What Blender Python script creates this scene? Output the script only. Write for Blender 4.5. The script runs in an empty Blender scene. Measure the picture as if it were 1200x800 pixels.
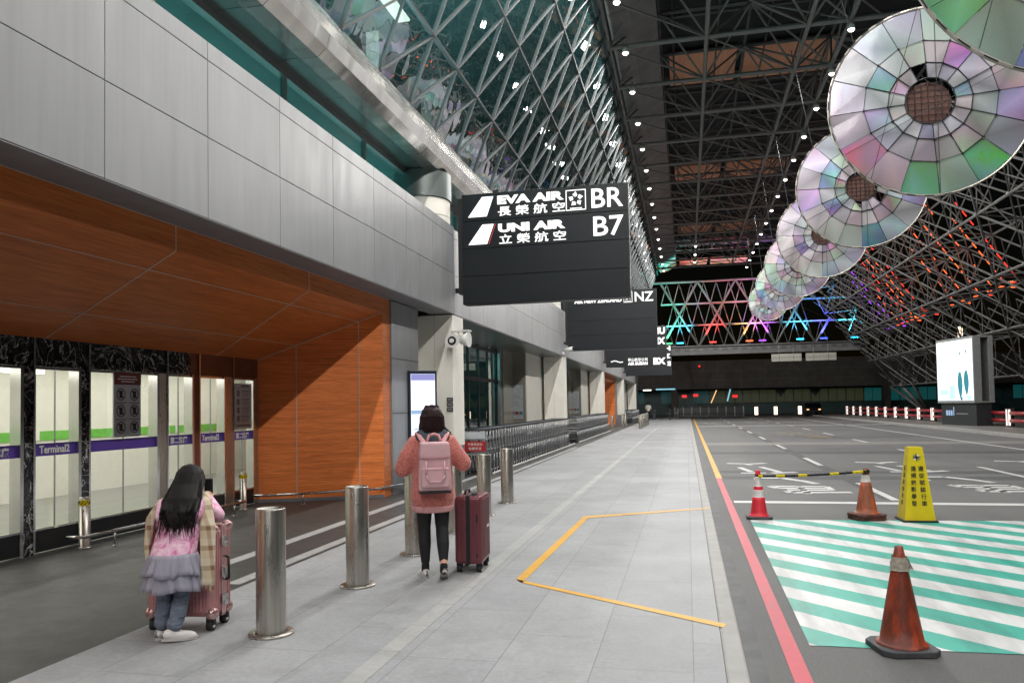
import bpy, bmesh, math, random, colorsys
from mathutils import Vector, Matrix, Euler
random.seed(7)
SC = bpy.context.scene
COL = SC.collection
PI = math.pi
V = Vector

def lin(r, g, b):
    f = lambda c: (c/255/12.92) if c/255 <= .04045 else ((c/255+.055)/1.055)**2.4
    return (f(r), f(g), f(b), 1)

# ------------------------------------------------------------------ materials
MATS = {}
def new_mat(name):
    m = bpy.data.materials.new(name); m.use_nodes = True
    MATS[name] = m
    nt = m.node_tree; b = nt.nodes['Principled BSDF']
    return m, nt, b

def N(nt, t, **kw):
    n = nt.nodes.new(t)
    for k, v in kw.items():
        if k in n.inputs: n.inputs[k].default_value = v
        else: setattr(n, k, v)
    return n

def coords(nt, scale=(1, 1, 1), rot=(0, 0, 0)):
    tc = N(nt, 'ShaderNodeTexCoord'); mp = N(nt, 'ShaderNodeMapping')
    mp.inputs['Scale'].default_value = scale; mp.inputs['Rotation'].default_value = rot
    nt.links.new(tc.outputs['Object'], mp.inputs['Vector'])
    return mp.outputs[0]

def ramp(nt, fac, stops):
    r = N(nt, 'ShaderNodeValToRGB'); e = r.color_ramp.elements
    while len(e) < len(stops): e.new(.5)
    for i, (p, c) in enumerate(stops):
        e[i].position = p; e[i].color = c if len(c) == 4 else (*c, 1)
    nt.links.new(fac, r.inputs[0]); return r.outputs[0]

def noise(nt, vec, scale, detail=4, rough=.55, dist=0):
    n = N(nt, 'ShaderNodeTexNoise', Scale=scale, Detail=detail, Roughness=rough, Distortion=dist)
    nt.links.new(vec, n.inputs['Vector']); return n.outputs[0]

def mixc(nt, fac, a, b, mode='MIX'):
    n = N(nt, 'ShaderNodeMix', data_type='RGBA', blend_type=mode)
    for s, v in ((0, fac), (6, a), (7, b)):
        if hasattr(v, 'is_linked') or isinstance(v, bpy.types.NodeSocket): nt.links.new(v, n.inputs[s])
        else: n.inputs[s].default_value = v
    return n.outputs[2]

def math_(nt, op, a, b=0., c=0.):
    n = N(nt, 'ShaderNodeMath', operation=op)
    for i, v in enumerate((a, b, c)):
        if isinstance(v, bpy.types.NodeSocket): nt.links.new(v, n.inputs[i])
        else: n.inputs[i].default_value = v
    return n.outputs[0]

def bump(nt, b, h, strength=.2, dist=.01):
    n = N(nt, 'ShaderNodeBump', Strength=strength, Distance=dist)
    nt.links.new(h, n.inputs['Height']); nt.links.new(n.outputs[0], b.inputs['Normal'])

def P(name, col, rough=.5, metal=0., var=.12, scale=6., bmp=0., stretch=(1, 1, 1), spec=.5, rvar=0., coat=0.):
    m, nt, b = new_mat(name)
    c = lin(*col)
    v = coords(nt, stretch)
    n = noise(nt, v, scale)
    lo = tuple(x*(1-var) for x in c[:3]); hi = tuple(min(1, x*(1+var)) for x in c[:3])
    nt.links.new(ramp(nt, n, [(.3, lo), (.7, hi)]), b.inputs['Base Color'])
    b.inputs['Metallic'].default_value = metal; b.inputs['Roughness'].default_value = rough
    b.inputs['Specular IOR Level'].default_value = spec
    b.inputs['Coat Weight'].default_value = coat
    if rvar:
        n2 = noise(nt, v, scale*2.3)
        nt.links.new(ramp(nt, n2, [(.3, (max(0, rough-rvar),)*3), (.7, (min(1, rough+rvar),)*3)]), b.inputs['Roughness'])
    if bmp: bump(nt, b, noise(nt, v, scale*3), bmp)
    return m

def EM(name, col, strength, sample=False):
    m, nt, b = new_mat(name)
    b.inputs['Base Color'].default_value = (.02, .02, .02, 1)
    b.inputs['Emission Color'].default_value = lin(*col)
    b.inputs['Emission Strength'].default_value = strength
    if not sample: m.cycles.emission_sampling = 'NONE'
    return m

def wood(name, scale, gain=1.):
    m, nt, b = new_mat(name)
    v = coords(nt, scale)
    n1 = noise(nt, v, 1.0, 8, .65, .6); n2 = noise(nt, v, 4.5, 4, .6)
    c = ramp(nt, n1, [(.28, lin(158, 80, 34)), (.5, lin(196, 106, 50)), (.72, lin(214, 126, 66))])
    c = mixc(nt, .35, c, ramp(nt, n2, [(.35, lin(146, 70, 32)), (.65, lin(218, 132, 74))]))
    c = mixc(nt, 1., c, (gain, gain, gain, 1), 'MULTIPLY')
    nt.links.new(c, b.inputs['Base Color'])
    b.inputs['Roughness'].default_value = .42; b.inputs['Specular IOR Level'].default_value = .35
    return m
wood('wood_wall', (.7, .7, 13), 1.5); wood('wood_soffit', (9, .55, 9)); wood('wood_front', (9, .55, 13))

def glass(name, tint, gloss=.1, rough=.0, wavy=0., dark=0.):
    m, nt, b = new_mat(name)
    nt.nodes.remove(b)
    out = nt.nodes['Material Output']
    t = N(nt, 'ShaderNodeBsdfTransparent'); t.inputs[0].default_value = (*tint, 1)
    g = N(nt, 'ShaderNodeBsdfGlossy'); g.inputs['Roughness'].default_value = rough
    g.inputs['Color'].default_value = (.95, 1, 1, 1)
    lw = N(nt, 'ShaderNodeLayerWeight', Blend=.5)
    fr_ = math_(nt, 'ADD', .04, math_(nt, 'MULTIPLY', math_(nt, 'POWER', lw.outputs['Facing'], 5.), .96))
    if wavy:
        v = coords(nt)
        bp = N(nt, 'ShaderNodeBump', Strength=wavy, Distance=.12)
        nt.links.new(noise(nt, v, .9, 2), bp.inputs['Height'])
        nt.links.new(bp.outputs[0], g.inputs['Normal'])
    base = t.outputs[0]
    if dark:
        d = N(nt, 'ShaderNodeBsdfDiffuse'); d.inputs[0].default_value = (.012, .045, .045, 1)
        mx = N(nt, 'ShaderNodeMixShader'); mx.inputs[0].default_value = dark
        nt.links.new(base, mx.inputs[1]); nt.links.new(d.outputs[0], mx.inputs[2]); base = mx.outputs[0]
    f = math_(nt, 'MINIMUM', math_(nt, 'ADD', math_(nt, 'MULTIPLY', fr_, 1.5), gloss), 1.)
    mx = N(nt, 'ShaderNodeMixShader')
    nt.links.new(f, mx.inputs[0]); nt.links.new(base, mx.inputs[1]); nt.links.new(g.outputs[0], mx.inputs[2])
    nt.links.new(mx.outputs[0], out.inputs[0])
    return m
glass('door_glass', (.95, .965, .955), .03)
glass('teal_glass', (.30, .62, .60), .06, dark=.25)
glass('diagrid_glass', (.42, .58, .60), .27, wavy=.11, dark=.3)
glass('clear_glass', (.8, .9, .88), .02)

P('fascia_pale', (166, 167, 168), .45, .0, .07, 1.6, spec=.4, stretch=(1, 1, .3), rvar=.08)
P('fascia', (141, 142, 144), .45, .0, .07, 1.6, spec=.4, stretch=(1, 1, .3), rvar=.08)
P('joint', (92, 92, 92), .7)
P('seam_light', (205, 190, 178), .5)
P('plaster', (234, 231, 221), .6, var=.04, scale=2.5)
P('plinth', (120, 120, 124), .5, var=.1)
P('soffit_metal', (118, 126, 124), .32, .55, .06, 1.0)
P('grey_membrane', (128, 126, 126), .85, var=.16, scale=1.4, bmp=.3)
P('deck', (38, 40, 44), .9, var=.3, scale=.8)
P('tan_board', (232, 168, 132), .7, var=.12, scale=2, stretch=(6, .5, 1))
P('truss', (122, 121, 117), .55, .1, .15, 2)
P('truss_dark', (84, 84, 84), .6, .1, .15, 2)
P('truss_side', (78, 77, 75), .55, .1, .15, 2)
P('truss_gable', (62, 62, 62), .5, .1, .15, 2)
P('mullion', (150, 152, 152), .35, .55, .12, 2)
P('lattice_bar', (66, 69, 70), .6, .0, .12, 2)
P('hall_teal', (116, 148, 148), .7, var=.3, scale=.5)
P('black_metal', (26, 27, 30), .45, .1)
P('sign_face', (18, 24, 29), .4, var=.12, scale=1.5, spec=.3)
P('sign_edge', (22, 24, 27), .4)
P('concrete_dark', (74, 70, 66), .85, var=.2, scale=1.2, bmp=.1)
P('white_paint', (226, 226, 222), .6, var=.06, scale=12, bmp=.05)
P('kerb', (160, 158, 155), .75, var=.1, scale=5, bmp=.2)
P('gutter', (98, 98, 100), .8, var=.22, scale=3, bmp=.25)
P('tape_grey', (178, 172, 158), .4, var=.35, scale=40, bmp=.5)
P('rubber', (30, 31, 34), .7, var=.2, scale=12)
P('rubber_worn', (74, 74, 78), .75, var=.25, scale=14, bmp=.3)
P('brown_base', (84, 46, 36), .7, var=.35, scale=16)
P('yellow_plastic', (222, 196, 10), .4, var=.07, scale=5)
P('red_plastic', (226, 48, 62), .45, var=.08)
P('white_reflective', (222, 214, 214), .4, var=.12, scale=20)
P('ink', (24, 24, 26), .5)
P('red_board', (176, 36, 38), .45)
P('maroon_board', (104, 28, 38), .45)
P('white_plastic', (222, 222, 218), .45, var=.05)
P('cart_steel', (176, 176, 178), .28, .85, .1)
P('cart_dark', (58, 58, 64), .5, .3)
P('rail_red', (150, 34, 40), .45)
P('rail_post', (70, 62, 60), .5, .4)
P('chrome', (205, 205, 205), .16, .95, .05)
P('brown_header', (104, 62, 48), .25, var=.2, scale=3)
P('cream_wall', (240, 239, 226), .55, var=.03)
P('int_floor', (132, 132, 128), .3, var=.06)
P('int_dark', (34, 66, 64), .5, var=.3)
P('green_band', (120, 200, 84), .5)
P('purple_band', (84, 58, 152), .45, var=.04)
P('skin', (222, 172, 148), .5, var=.06, scale=20)
P('hair_black', (20, 16, 16), .5, var=.5, scale=3, stretch=(40, 40, 2), bmp=.8, spec=.25)
P('hair_brown', (46, 27, 29), .45, var=.45, scale=3, stretch=(40, 40, 2), bmp=.8, spec=.3)
P('hood_grey', (72, 80, 90), .85, var=.14, scale=20, bmp=.3)
P('leggings', (22, 22, 25), .75, var=.2, scale=15)
P('bag_pink', (214, 172, 178), .65, var=.07, scale=9, bmp=.15)
P('bag_strap', (214, 156, 158), .7)
P('sneaker', (226, 222, 220), .6, var=.07)
P('sole', (190, 186, 182), .7)
P('burgundy', (112, 58, 66), .3, .15, .12, 3)
P('zip_black', (24, 22, 25), .6)
P('rose_metal', (206, 148, 150), .32, .4, .08, 4)
P('rose_frame', (206, 168, 168), .25, .75)
P('jeans', (104, 114, 130), .85, var=.42, scale=11, bmp=.8, stretch=(1, 1, 2.2))
P('tulle', (172, 170, 186), .8, var=.16, scale=22, stretch=(1, 1, .12), bmp=.5)
P('screen_frame', (38, 44, 60), .35)
P('poster', (190, 196, 202), .35)
P('glossy_panel', (172, 168, 156), .08, .35, .06, 1)
P('disc_rim', (176, 170, 160), .35, .5)
P('hub_brown', (84, 52, 42), .7, var=.3)
P('paint_yellow', (232, 178, 30), .65, var=.1, scale=10)
P('paint_red', (206, 62, 82), .65, var=.1, scale=8, bmp=.1)
P('car_paint', (18, 20, 24), .25, coat=.4)
P('white_shirt', (206, 204, 196), .8)
P('billboard_grey', (158, 160, 160), .4, .2)
P('billboard_base', (52, 56, 58), .45, .1)
P('teal_ink', (54, 132, 142), .5)
P('pale_sign', (150, 150, 140), .6)

def panel_tone(name, y0, pw):
    m = MATS[name]; nt = m.node_tree; b = nt.nodes['Principled BSDF']
    s = N(nt, 'ShaderNodeSeparateXYZ'); nt.links.new(coords(nt), s.inputs[0])
    fy = math_(nt, 'FLOOR', math_(nt, 'DIVIDE', math_(nt, 'SUBTRACT', s.outputs[1], y0), pw)); fz = math_(nt, 'GREATER_THAN', s.outputs[2], 4.62)
    cb = N(nt, 'ShaderNodeCombineXYZ'); nt.links.new(fy, cb.inputs[0]); nt.links.new(fz, cb.inputs[1])
    wn = N(nt, 'ShaderNodeTexWhiteNoise'); nt.links.new(cb.outputs[0], wn.inputs[0])
    st = noise(nt, coords(nt, (3, 3, .12)), 2.4, 5, .65)
    c0 = b.inputs['Base Color'].links[0].from_socket
    c = mixc(nt, 1., c0, ramp(nt, wn.outputs[0], [(0, (.93, .935, .94)), (1, (1.05, 1.045, 1.04))]), 'MULTIPLY')
    c = mixc(nt, 1., c, ramp(nt, st, [(.32, (.90, .90, .89)), (.52, (1, 1, 1))]), 'MULTIPLY')
    nt.links.new(c, b.inputs['Base Color'])
panel_tone('fascia', 5.8, 1.517); panel_tone('fascia_pale', 16.5, 1.304)
def brushed():
    m, nt, b = new_mat('brushed_steel')
    v = coords(nt, (1, 1, .02))
    n = noise(nt, v, 60, 3)
    nt.links.new(ramp(nt, n, [(.3, lin(172, 168, 160)), (.7, lin(198, 194, 186))]), b.inputs['Base Color'])
    b.inputs['Metallic'].default_value = .92; b.inputs['Roughness'].default_value = .24
    v2 = coords(nt, (1, 1, .35)); n2 = noise(nt, v2, 9, 4)
    nt.links.new(ramp(nt, n2, [(.3, (.24,)*3), (.7, (.36,)*3)]), b.inputs['Roughness'])
brushed()

def beam_steel():
    m, nt, b = new_mat('polished_beam')
    v = coords(nt, (.25, 1.3, .25)); n = noise(nt, v, 2.2, 1, .5, .4)
    nt.links.new(ramp(nt, n, [(.3, lin(196, 195, 190)), (.7, lin(230, 229, 225))]), b.inputs['Base Color'])
    b.inputs['Metallic'].default_value = .9; b.inputs['Roughness'].default_value = .2
    bump(nt, b, n, .12, .05)
beam_steel()

def marble():
    m, nt, b = new_mat('black_marble')
    v = coords(nt, (1, 1, 1)); n = noise(nt, v, 2.2, 3, .6, 2.2)
    d = math_(nt, 'ABSOLUTE', math_(nt, 'SUBTRACT', n, .5))
    c1 = ramp(nt, d, [(.0, lin(205, 205, 205)), (.01, lin(110, 110, 112)), (.03, lin(22, 23, 25))])
    n2 = noise(nt, v, 4.7, 3, .6, 2.6)
    d2 = math_(nt, 'ABSOLUTE', math_(nt, 'SUBTRACT', n2, .47))
    c2 = ramp(nt, d2, [(.0, lin(110, 110, 110)), (.015, lin(14, 14, 15))])
    c = mixc(nt, 1., c1, c2, 'LIGHTEN')
    nt.links.new(c, b.inputs['Base Color']); b.inputs['Roughness'].default_value = .1
marble()

def tiles(name, c1, c2, bw, bh, mortar, off=.5, rough=.55):
    m, nt, b = new_mat(name)
    v = coords(nt, (1, 1, 1), (0, 0, PI/2))
    br = N(nt, 'ShaderNodeTexBrick'); nt.links.new(v, br.inputs['Vector'])
    br.offset = off; br.squash = 1
    br.inputs['Color1'].default_value = lin(*c1); br.inputs['Color2'].default_value = lin(*c2)
    br.inputs['Mortar'].default_value = lin(*mortar)
    br.inputs['Scale'].default_value = 1; br.inputs['Mortar Size'].default_value = .0045
    br.inputs['Mortar Smooth'].default_value = .4
    br.inputs['Brick Width'].default_value = bw; br.inputs['Row Height'].default_value = bh
    o = coords(nt)
    n = noise(nt, o, .55, 6, .62); n2 = noise(nt, o, 26, 4, .6); n3 = noise(nt, o, 3.1, 5, .7, .8)
    c = mixc(nt, 1., br.outputs[0], ramp(nt, n, [(.3, (.78, .78, .78)), (.65, (1.04, 1.04, 1.04))]), 'MULTIPLY')
    c = mixc(nt, 1., c, ramp(nt, n2, [(.25, (.86, .86, .86)), (.7, (1.06, 1.06, 1.06))]), 'MULTIPLY')
    c = mixc(nt, 1., c, ramp(nt, n3, [(.3, (.84, .84, .83)), (.55, (1.02, 1.02, 1.02))]), 'MULTIPLY')
    nt.links.new(c, b.inputs['Base Color'])
    nt.links.new(ramp(nt, n3, [(.3, (rough-.07,)*3), (.7, (rough+.08,)*3)]), b.inputs['Roughness'])
    h = math_(nt, 'ADD', math_(nt, 'MULTIPLY', br.outputs[1], -1.2), math_(nt, 'MULTIPLY', n2, .5))
    bump(nt, b, h, .35, .003)
tiles('pavement_tile', (160, 161, 163), (152, 153, 156), 1.22, .62, (130, 130, 132), rough=.66)
tiles('dark_tile', (62, 63, 61), (57, 58, 57), 1.22, .62, (66, 67, 68), rough=.5)
tiles('strip_tile', (172, 172, 170), (164, 164, 164), .62, .3, (120, 120, 120))
tiles('far_pavement', (128, 124, 120), (118, 116, 112), .6, .3, (90, 90, 90))

def asphalt():
    m, nt, b = new_mat('asphalt')
    o = coords(nt)
    n = noise(nt, o, 60, 3, .7); n2 = noise(nt, o, .35, 5, .6); n3 = noise(nt, coords(nt, (1, .12, 1)), 1.1, 4, .6)
    vo = N(nt, 'ShaderNodeTexVoronoi', Scale=150); nt.links.new(o, vo.inputs['Vector'])
    c = ramp(nt, n, [(.25, lin(78, 78, 79)), (.75, lin(110, 109, 108))])
    c = mixc(nt, 1., c, ramp(nt, n2, [(.3, (.72, .72, .73)), (.7, (1.08, 1.07, 1.06))]), 'MULTIPLY')
    c = mixc(nt, 1., c, ramp(nt, n3, [(.3, (.80, .80, .80)), (.6, (1.03, 1.03, 1.03))]), 'MULTIPLY')
    c = mixc(nt, .35, c, ramp(nt, vo.outputs[0], [(.1, lin(60, 60, 60)), (.6, lin(124, 124, 124))]))
    nt.links.new(c, b.inputs['Base Color']); b.inputs['Roughness'].default_value = .78
    bump(nt, b, math_(nt, 'ADD', n, vo.outputs[0]), .5, .004)
asphalt()
P('concrete_band', (124, 122, 118), .8, var=.15, scale=3, bmp=.2)
P('asphalt_patch', (76, 76, 78), .8, var=.22, scale=4, bmp=.3)

def paint(name, col, under=(98, 98, 98), wear=.36):
    m, nt, b = new_mat(name)
    o = coords(nt)
    n = noise(nt, o, 22, 6, .7); n2 = noise(nt, o, 2.2, 4, .6)
    f = ramp(nt, math_(nt, 'ADD', math_(nt, 'MULTIPLY', n, .6), math_(nt, 'MULTIPLY', n2, .4)), [(wear, (0, 0, 0)), (wear+.07, (1, 1, 1))])
    c = mixc(nt, f, lin(*under), lin(*col))
    c = mixc(nt, 1., c, ramp(nt, n2, [(.3, (.88, .88, .88)), (.7, (1.03, 1.03, 1.03))]), 'MULTIPLY')
    nt.links.new(c, b.inputs['Base Color']); b.inputs['Roughness'].default_value = .6
    bump(nt, b, n, .2, .002)
paint('marking_white', (200, 200, 198), wear=.36)
paint('marking_white_old', (168, 168, 166), wear=.42)
paint('marking_yellow', (216, 160, 34), wear=.35)
paint('marking_yellow_old', (170, 142, 70), wear=.47)
paint('marking_red', (188, 54, 72), (120, 96, 98), wear=.35)

def hatch():
    m, nt, b = new_mat('hatch_paint')
    o = coords(nt)
    s = N(nt, 'ShaderNodeSeparateXYZ'); nt.links.new(o, s.inputs[0])
    w = math_(nt, 'MULTIPLY', math_(nt, 'SUBTRACT', noise(nt, o, 14, 3), .5), .02)
    u = math_(nt, 'ADD', math_(nt, 'ADD', s.outputs[0], s.outputs[1]), w)
    f = math_(nt, 'FRACT', math_(nt, 'DIVIDE', math_(nt, 'SUBTRACT', u, 7.45-8.8), .88))
    k = math_(nt, 'LESS_THAN', f, .5)
    c = mixc(nt, k, lin(216, 216, 216), lin(58, 170, 152))
    n = noise(nt, o, 18, 6, .7); n2 = noise(nt, o, 1.6, 5, .6)
    c = mixc(nt, 1., c, ramp(nt, n2, [(.3, (.88, .88, .88)), (.65, (1.03, 1.03, 1.03))]), 'MULTIPLY')
    c = mixc(nt, ramp(nt, n, [(.27, (1, 1, 1)), (.35, (0, 0, 0))]), c, lin(132, 132, 132))
    gr = noise(nt, coords(nt, (2.2, .35, 1)), 1.3, 6, .65)
    c = mixc(nt, 1., c, ramp(nt, gr, [(.36, (.66, .66, .66)), (.56, (1, 1, 1))]), 'MULTIPLY')
    nt.links.new(c, b.inputs['Base Color']); b.inputs['Roughness'].default_value = .55
    bump(nt, b, n, .25, .002)
hatch()

def cone_mat(name, base, dirt, amt):
    m, nt, b = new_mat(name)
    o = coords(nt)
    n = noise(nt, coords(nt, (1, 1, .35)), 11, 7, .72); n2 = noise(nt, o, 45, 4, .6)
    f = ramp(nt, n, [(.5-amt, (1, 1, 1)), (.62-amt*.3, (0, 0, 0))])
    c = mixc(nt, f, lin(*base), lin(*dirt))
    c = mixc(nt, 1., c, ramp(nt, n2, [(.3, (.86, .86, .86)), (.6, (1.05, 1.05, 1.05))]), 'MULTIPLY')
    nt.links.new(c, b.inputs['Base Color']); b.inputs['Roughness'].default_value = .52
    bump(nt, b, n2, .15, .003)
cone_mat('cone_worn', (172, 70, 40), (112, 50, 32), .035)
cone_mat('cone_dusty', (200, 96, 58), (142, 84, 62), .03)

def knit():
    m, nt, b = new_mat('knit_pink')
    o = coords(nt)
    vo = N(nt, 'ShaderNodeTexVoronoi', Scale=62); nt.links.new(o, vo.inputs['Vector'])
    nt.links.new(ramp(nt, vo.outputs[0], [(.1, lin(218, 138, 128)), (.75, lin(186, 102, 94))]), b.inputs['Base Color'])
    b.inputs['Roughness'].default_value = .9; b.inputs['Sheen Weight'].default_value = .3
    bump(nt, b, vo.outputs[0], -.7, .012)
knit()
MATS['tulle'].node_tree.nodes['Principled BSDF'].inputs['Alpha'].default_value = .72
def jacket():
    m, nt, b = new_mat('jacket_pink')
    n = noise(nt, coords(nt), 11, 4, .6, 1.5)
    nt.links.new(ramp(nt, n, [(.36, lin(206, 110, 160)), (.46, lin(228, 168, 198)), (.62, lin(240, 206, 222))]), b.inputs['Base Color'])
    b.inputs['Roughness'].default_value = .75
    bump(nt, b, noise(nt, coords(nt), 9, 3), .3, .02)
jacket()
def plaid():
    m, nt, b = new_mat('plaid_scarf')
    o = coords(nt); s = N(nt, 'ShaderNodeSeparateXYZ'); nt.links.new(o, s.inputs[0])
    fz = ramp(nt, math_(nt, 'FRACT', math_(nt, 'MULTIPLY', s.outputs[2], 7.)), [(.38, lin(196, 180, 150)), (.42, lin(126, 92, 66)), (.62, lin(126, 92, 66)), (.66, lin(210, 200, 178))])
    fx = ramp(nt, math_(nt, 'FRACT', math_(nt, 'MULTIPLY', math_(nt, 'ADD', s.outputs[0], s.outputs[1]), 9.)), [(.4, lin(202, 186, 160)), (.45, lin(140, 106, 80)), (.7, lin(150, 116, 86)), (.75, lin(214, 204, 184))])
    nt.links.new(mixc(nt, .5, fz, fx), b.inputs['Base Color']); b.inputs['Roughness'].default_value = .95
plaid()
def disc_film():
    m, nt, b = new_mat('holographic_film')
    a = N(nt, 'ShaderNodeVertexColor', layer_name='Col')
    o = coords(nt)
    n = noise(nt, o, 1.7, 3); n2 = noise(nt, o, 90, 2)
    hs = N(nt, 'ShaderNodeHueSaturation', Saturation=1.0)
    nt.links.new(math_(nt, 'ADD', .5, math_(nt, 'MULTIPLY', math_(nt, 'SUBTRACT', n, .5), .28)), hs.inputs['Hue'])
    nt.links.new(a.outputs[0], hs.inputs['Color'])
    c = mixc(nt, 1., hs.outputs[0], ramp(nt, n2, [(.3, (.84, .84, .84)), (.7, (1.08, 1.08, 1.08))]), 'MULTIPLY')
    nt.links.new(c, b.inputs['Base Color'])
    b.inputs['Metallic'].default_value = .15; b.inputs['Roughness'].default_value = .14
    b.inputs['Coat Weight'].default_value = .5; b.inputs['Coat Roughness'].default_value = .05
    bump(nt, b, n, .12, .05)
disc_film()

EM('lamp_glow', (255, 250, 240), 14)
EM('sign_white', (255, 253, 250), 1.6)
EM('sign_red', (200, 60, 60), 1.0)
EM('screen_white', (236, 242, 255), 1.5, True)
EM('screen_lilac', (150, 150, 214), 1.0)
EM('screen_blue', (160, 190, 226), 1.0)
EM('billboard_white', (238, 250, 255), 1.7, True)
EM('billboard_tint', (196, 232, 240), 1.2)
EM('billboard_teal', (40, 140, 156), 1.0)
EM('strip_light', (255, 250, 235), 4)
EM('glow_orange', (255, 96, 40), 2.4); EM('glow_red', (255, 50, 34), 2.2); EM('glow_purple', (160, 60, 255), 2.2)
EM('led_cyan', (40, 200, 255), 4); EM('led_blue', (50, 70, 255), 5); EM('led_green', (50, 255, 120), 3)
EM('window_dim', (120, 130, 84), .09); EM('window_teal', (40, 140, 140), .16); EM('window_bright', (150, 220, 240), .9)
EM('warm_post', (255, 224, 190), 3); EM('post_white', (255, 236, 228), 1.5)
EM('red_light', (255, 40, 40), 1.2); EM('amber_light', (255, 190, 130), 1.6)
EM('dark_teal_lit', (30, 80, 82), .3)

# ------------------------------------------------------------------ mesh helpers
class MB:
    def __init__(s): s.bm = bmesh.new(); s.mats = []
    def mi(s, m):
        if m not in s.mats: s.mats.append(m)
        return s.mats.index(m)
    def face(s, pts, m):
        f = s.bm.faces.new([s.bm.verts.new(p) for p in pts]); f.material_index = s.mi(m); return f
    def box(s, c, size, m, rz=0., M=None):
        h = V(size)/2; c = V(c); i = s.mi(m)
        R = M if M is not None else Matrix.Rotation(rz, 3, 'Z')
        vs = [s.bm.verts.new(c + R @ V((h.x*x, h.y*y, h.z*z))) for x in (-1, 1) for y in (-1, 1) for z in (-1, 1)]
        for q in ((0, 1, 3, 2), (4, 6, 7, 5), (0, 4, 5, 1), (2, 3, 7, 6), (0, 2, 6, 4), (1, 5, 7, 3)):
            s.bm.faces.new([vs[k] for k in q]).material_index = i
        return s
    def bb(s, x0, x1, y0, y1, z0, z1, m):
        return s.box(((x0+x1)/2, (y0+y1)/2, (z0+z1)/2), (abs(x1-x0), abs(y1-y0), abs(z1-z0)), m)
    def bar(s, p0, p1, r, m, n=6, r2=None, caps=True):
        p0, p1 = V(p0), V(p1); d = p1-p0
        if d.length < 1e-6: return s
        q = d.to_track_quat('Z', 'Y').to_matrix(); i = s.mi(m); r2 = r if r2 is None else r2
        a = [s.bm.verts.new(p0 + q @ V((r*math.cos(2*PI*k/n), r*math.sin(2*PI*k/n), 0))) for k in range(n)]
        b = [s.bm.verts.new(p1 + q @ V((r2*math.cos(2*PI*k/n), r2*math.sin(2*PI*k/n), 0))) for k in range(n)]
        for k in range(n):
            f = s.bm.faces.new((a[k], a[(k+1) % n], b[(k+1) % n], b[k])); f.material_index = i; f.smooth = n > 7
        if caps:
            s.bm.faces.new(a[::-1]).material_index = i; s.bm.faces.new(b).material_index = i
        return s
    def beam(s, p0, p1, w, h, m):
        p0, p1 = V(p0), V(p1); d = p1-p0
        q = d.to_track_quat('Y', 'Z').to_matrix()
        return s.box((p0+p1)/2, (w, d.length, h), m, M=q)
    def path(s, pts, r, m, n=8):
        for a, b in zip(pts, pts[1:]): s.bar(a, b, r, m, n)
        for p in pts[1:-1]: s.ball(p, r*1.01, m)
        return s
    def ball(s, c, r, m, sc=(1, 1, 1), u=10, v=6):
        i = s.mi(m); c = V(c)
        rows = []
        for a in range(v+1):
            th = PI*a/v
            if a in (0, v): rows.append([s.bm.verts.new(c+V((0, 0, r*sc[2]*math.cos(th))))])
            else: rows.append([s.bm.verts.new(c+V((r*sc[0]*math.sin(th)*math.cos(2*PI*k/u), r*sc[1]*math.sin(th)*math.sin(2*PI*k/u), r*sc[2]*math.cos(th)))) for k in range(u)])
        for a in range(v):
            A, B = rows[a], rows[a+1]
            for k in range(u):
                k2 = (k+1) % u
                q = [A[0], B[k], B[k2]] if len(A) == 1 else ([A[k], B[0], A[k2]] if len(B) == 1 else [A[k], B[k], B[k2], A[k2]])
                f = s.bm.faces.new(q); f.material_index = i; f.smooth = True
        return s
    def lathe(s, prof, m, n=24, c=(0, 0, 0), smooth=True, a0=0.):
        i0 = s.mi(m) if isinstance(m, str) else 0
        c = V(c); rows = []
        for r, z in prof:
            rows.append([s.bm.verts.new(c+V((r*math.cos(a0+2*PI*k/n), r*math.sin(a0+2*PI*k/n), z))) for k in range(n)] if r > 1e-5 else [s.bm.verts.new(c+V((0, 0, z)))])
        for j, (A, B) in enumerate(zip(rows, rows[1:])):
            i = i0 if isinstance(m, str) else s.mi(m[j])
            for k in range(n):
                k2 = (k+1) % n
                if len(A) == 1 and len(B) == 1: continue
                q = [A[0], B[k2], B[k]] if len(A) == 1 else ([A[k], A[k2], B[0]] if len(B) == 1 else [A[k], A[k2], B[k2], B[k]])
                f = s.bm.faces.new(q); f.material_index = i; f.smooth = smooth
        return s
    def prism(s, pts, vec, m):
        i = s.mi(m); vec = V(vec)
        a = [s.bm.verts.new(V(p)) for p in pts]; b = [s.bm.verts.new(V(p)+vec) for p in pts]; n = len(a)
        s.bm.faces.new(a[::-1]).material_index = i; s.bm.faces.new(b).material_index = i
        for k in range(n): s.bm.faces.new((a[k], a[(k+1) % n], b[(k+1) % n], b[k])).material_index = i
        return s
    def build(s, name, parent=None, bevel=0., loc=None, normals=True, rz=0.):
        if normals: bmesh.ops.recalc_face_normals(s.bm, faces=s.bm.faces)
        me = bpy.data.meshes.new(name); s.bm.to_mesh(me); s.bm.free()
        for m in s.mats: me.materials.append(MATS[m])
        o = bpy.data.objects.new(name, me); COL.objects.link(o)
        if parent: o.parent = parent
        if loc: o.location = loc
        if rz: o.rotation_euler.z = rz
        if bevel:
            b = o.modifiers.new('bevel', 'BEVEL'); b.width = bevel; b.segments = 2; b.limit_method = 'ANGLE'; b.angle_limit = math.radians(40)
        return o

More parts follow.
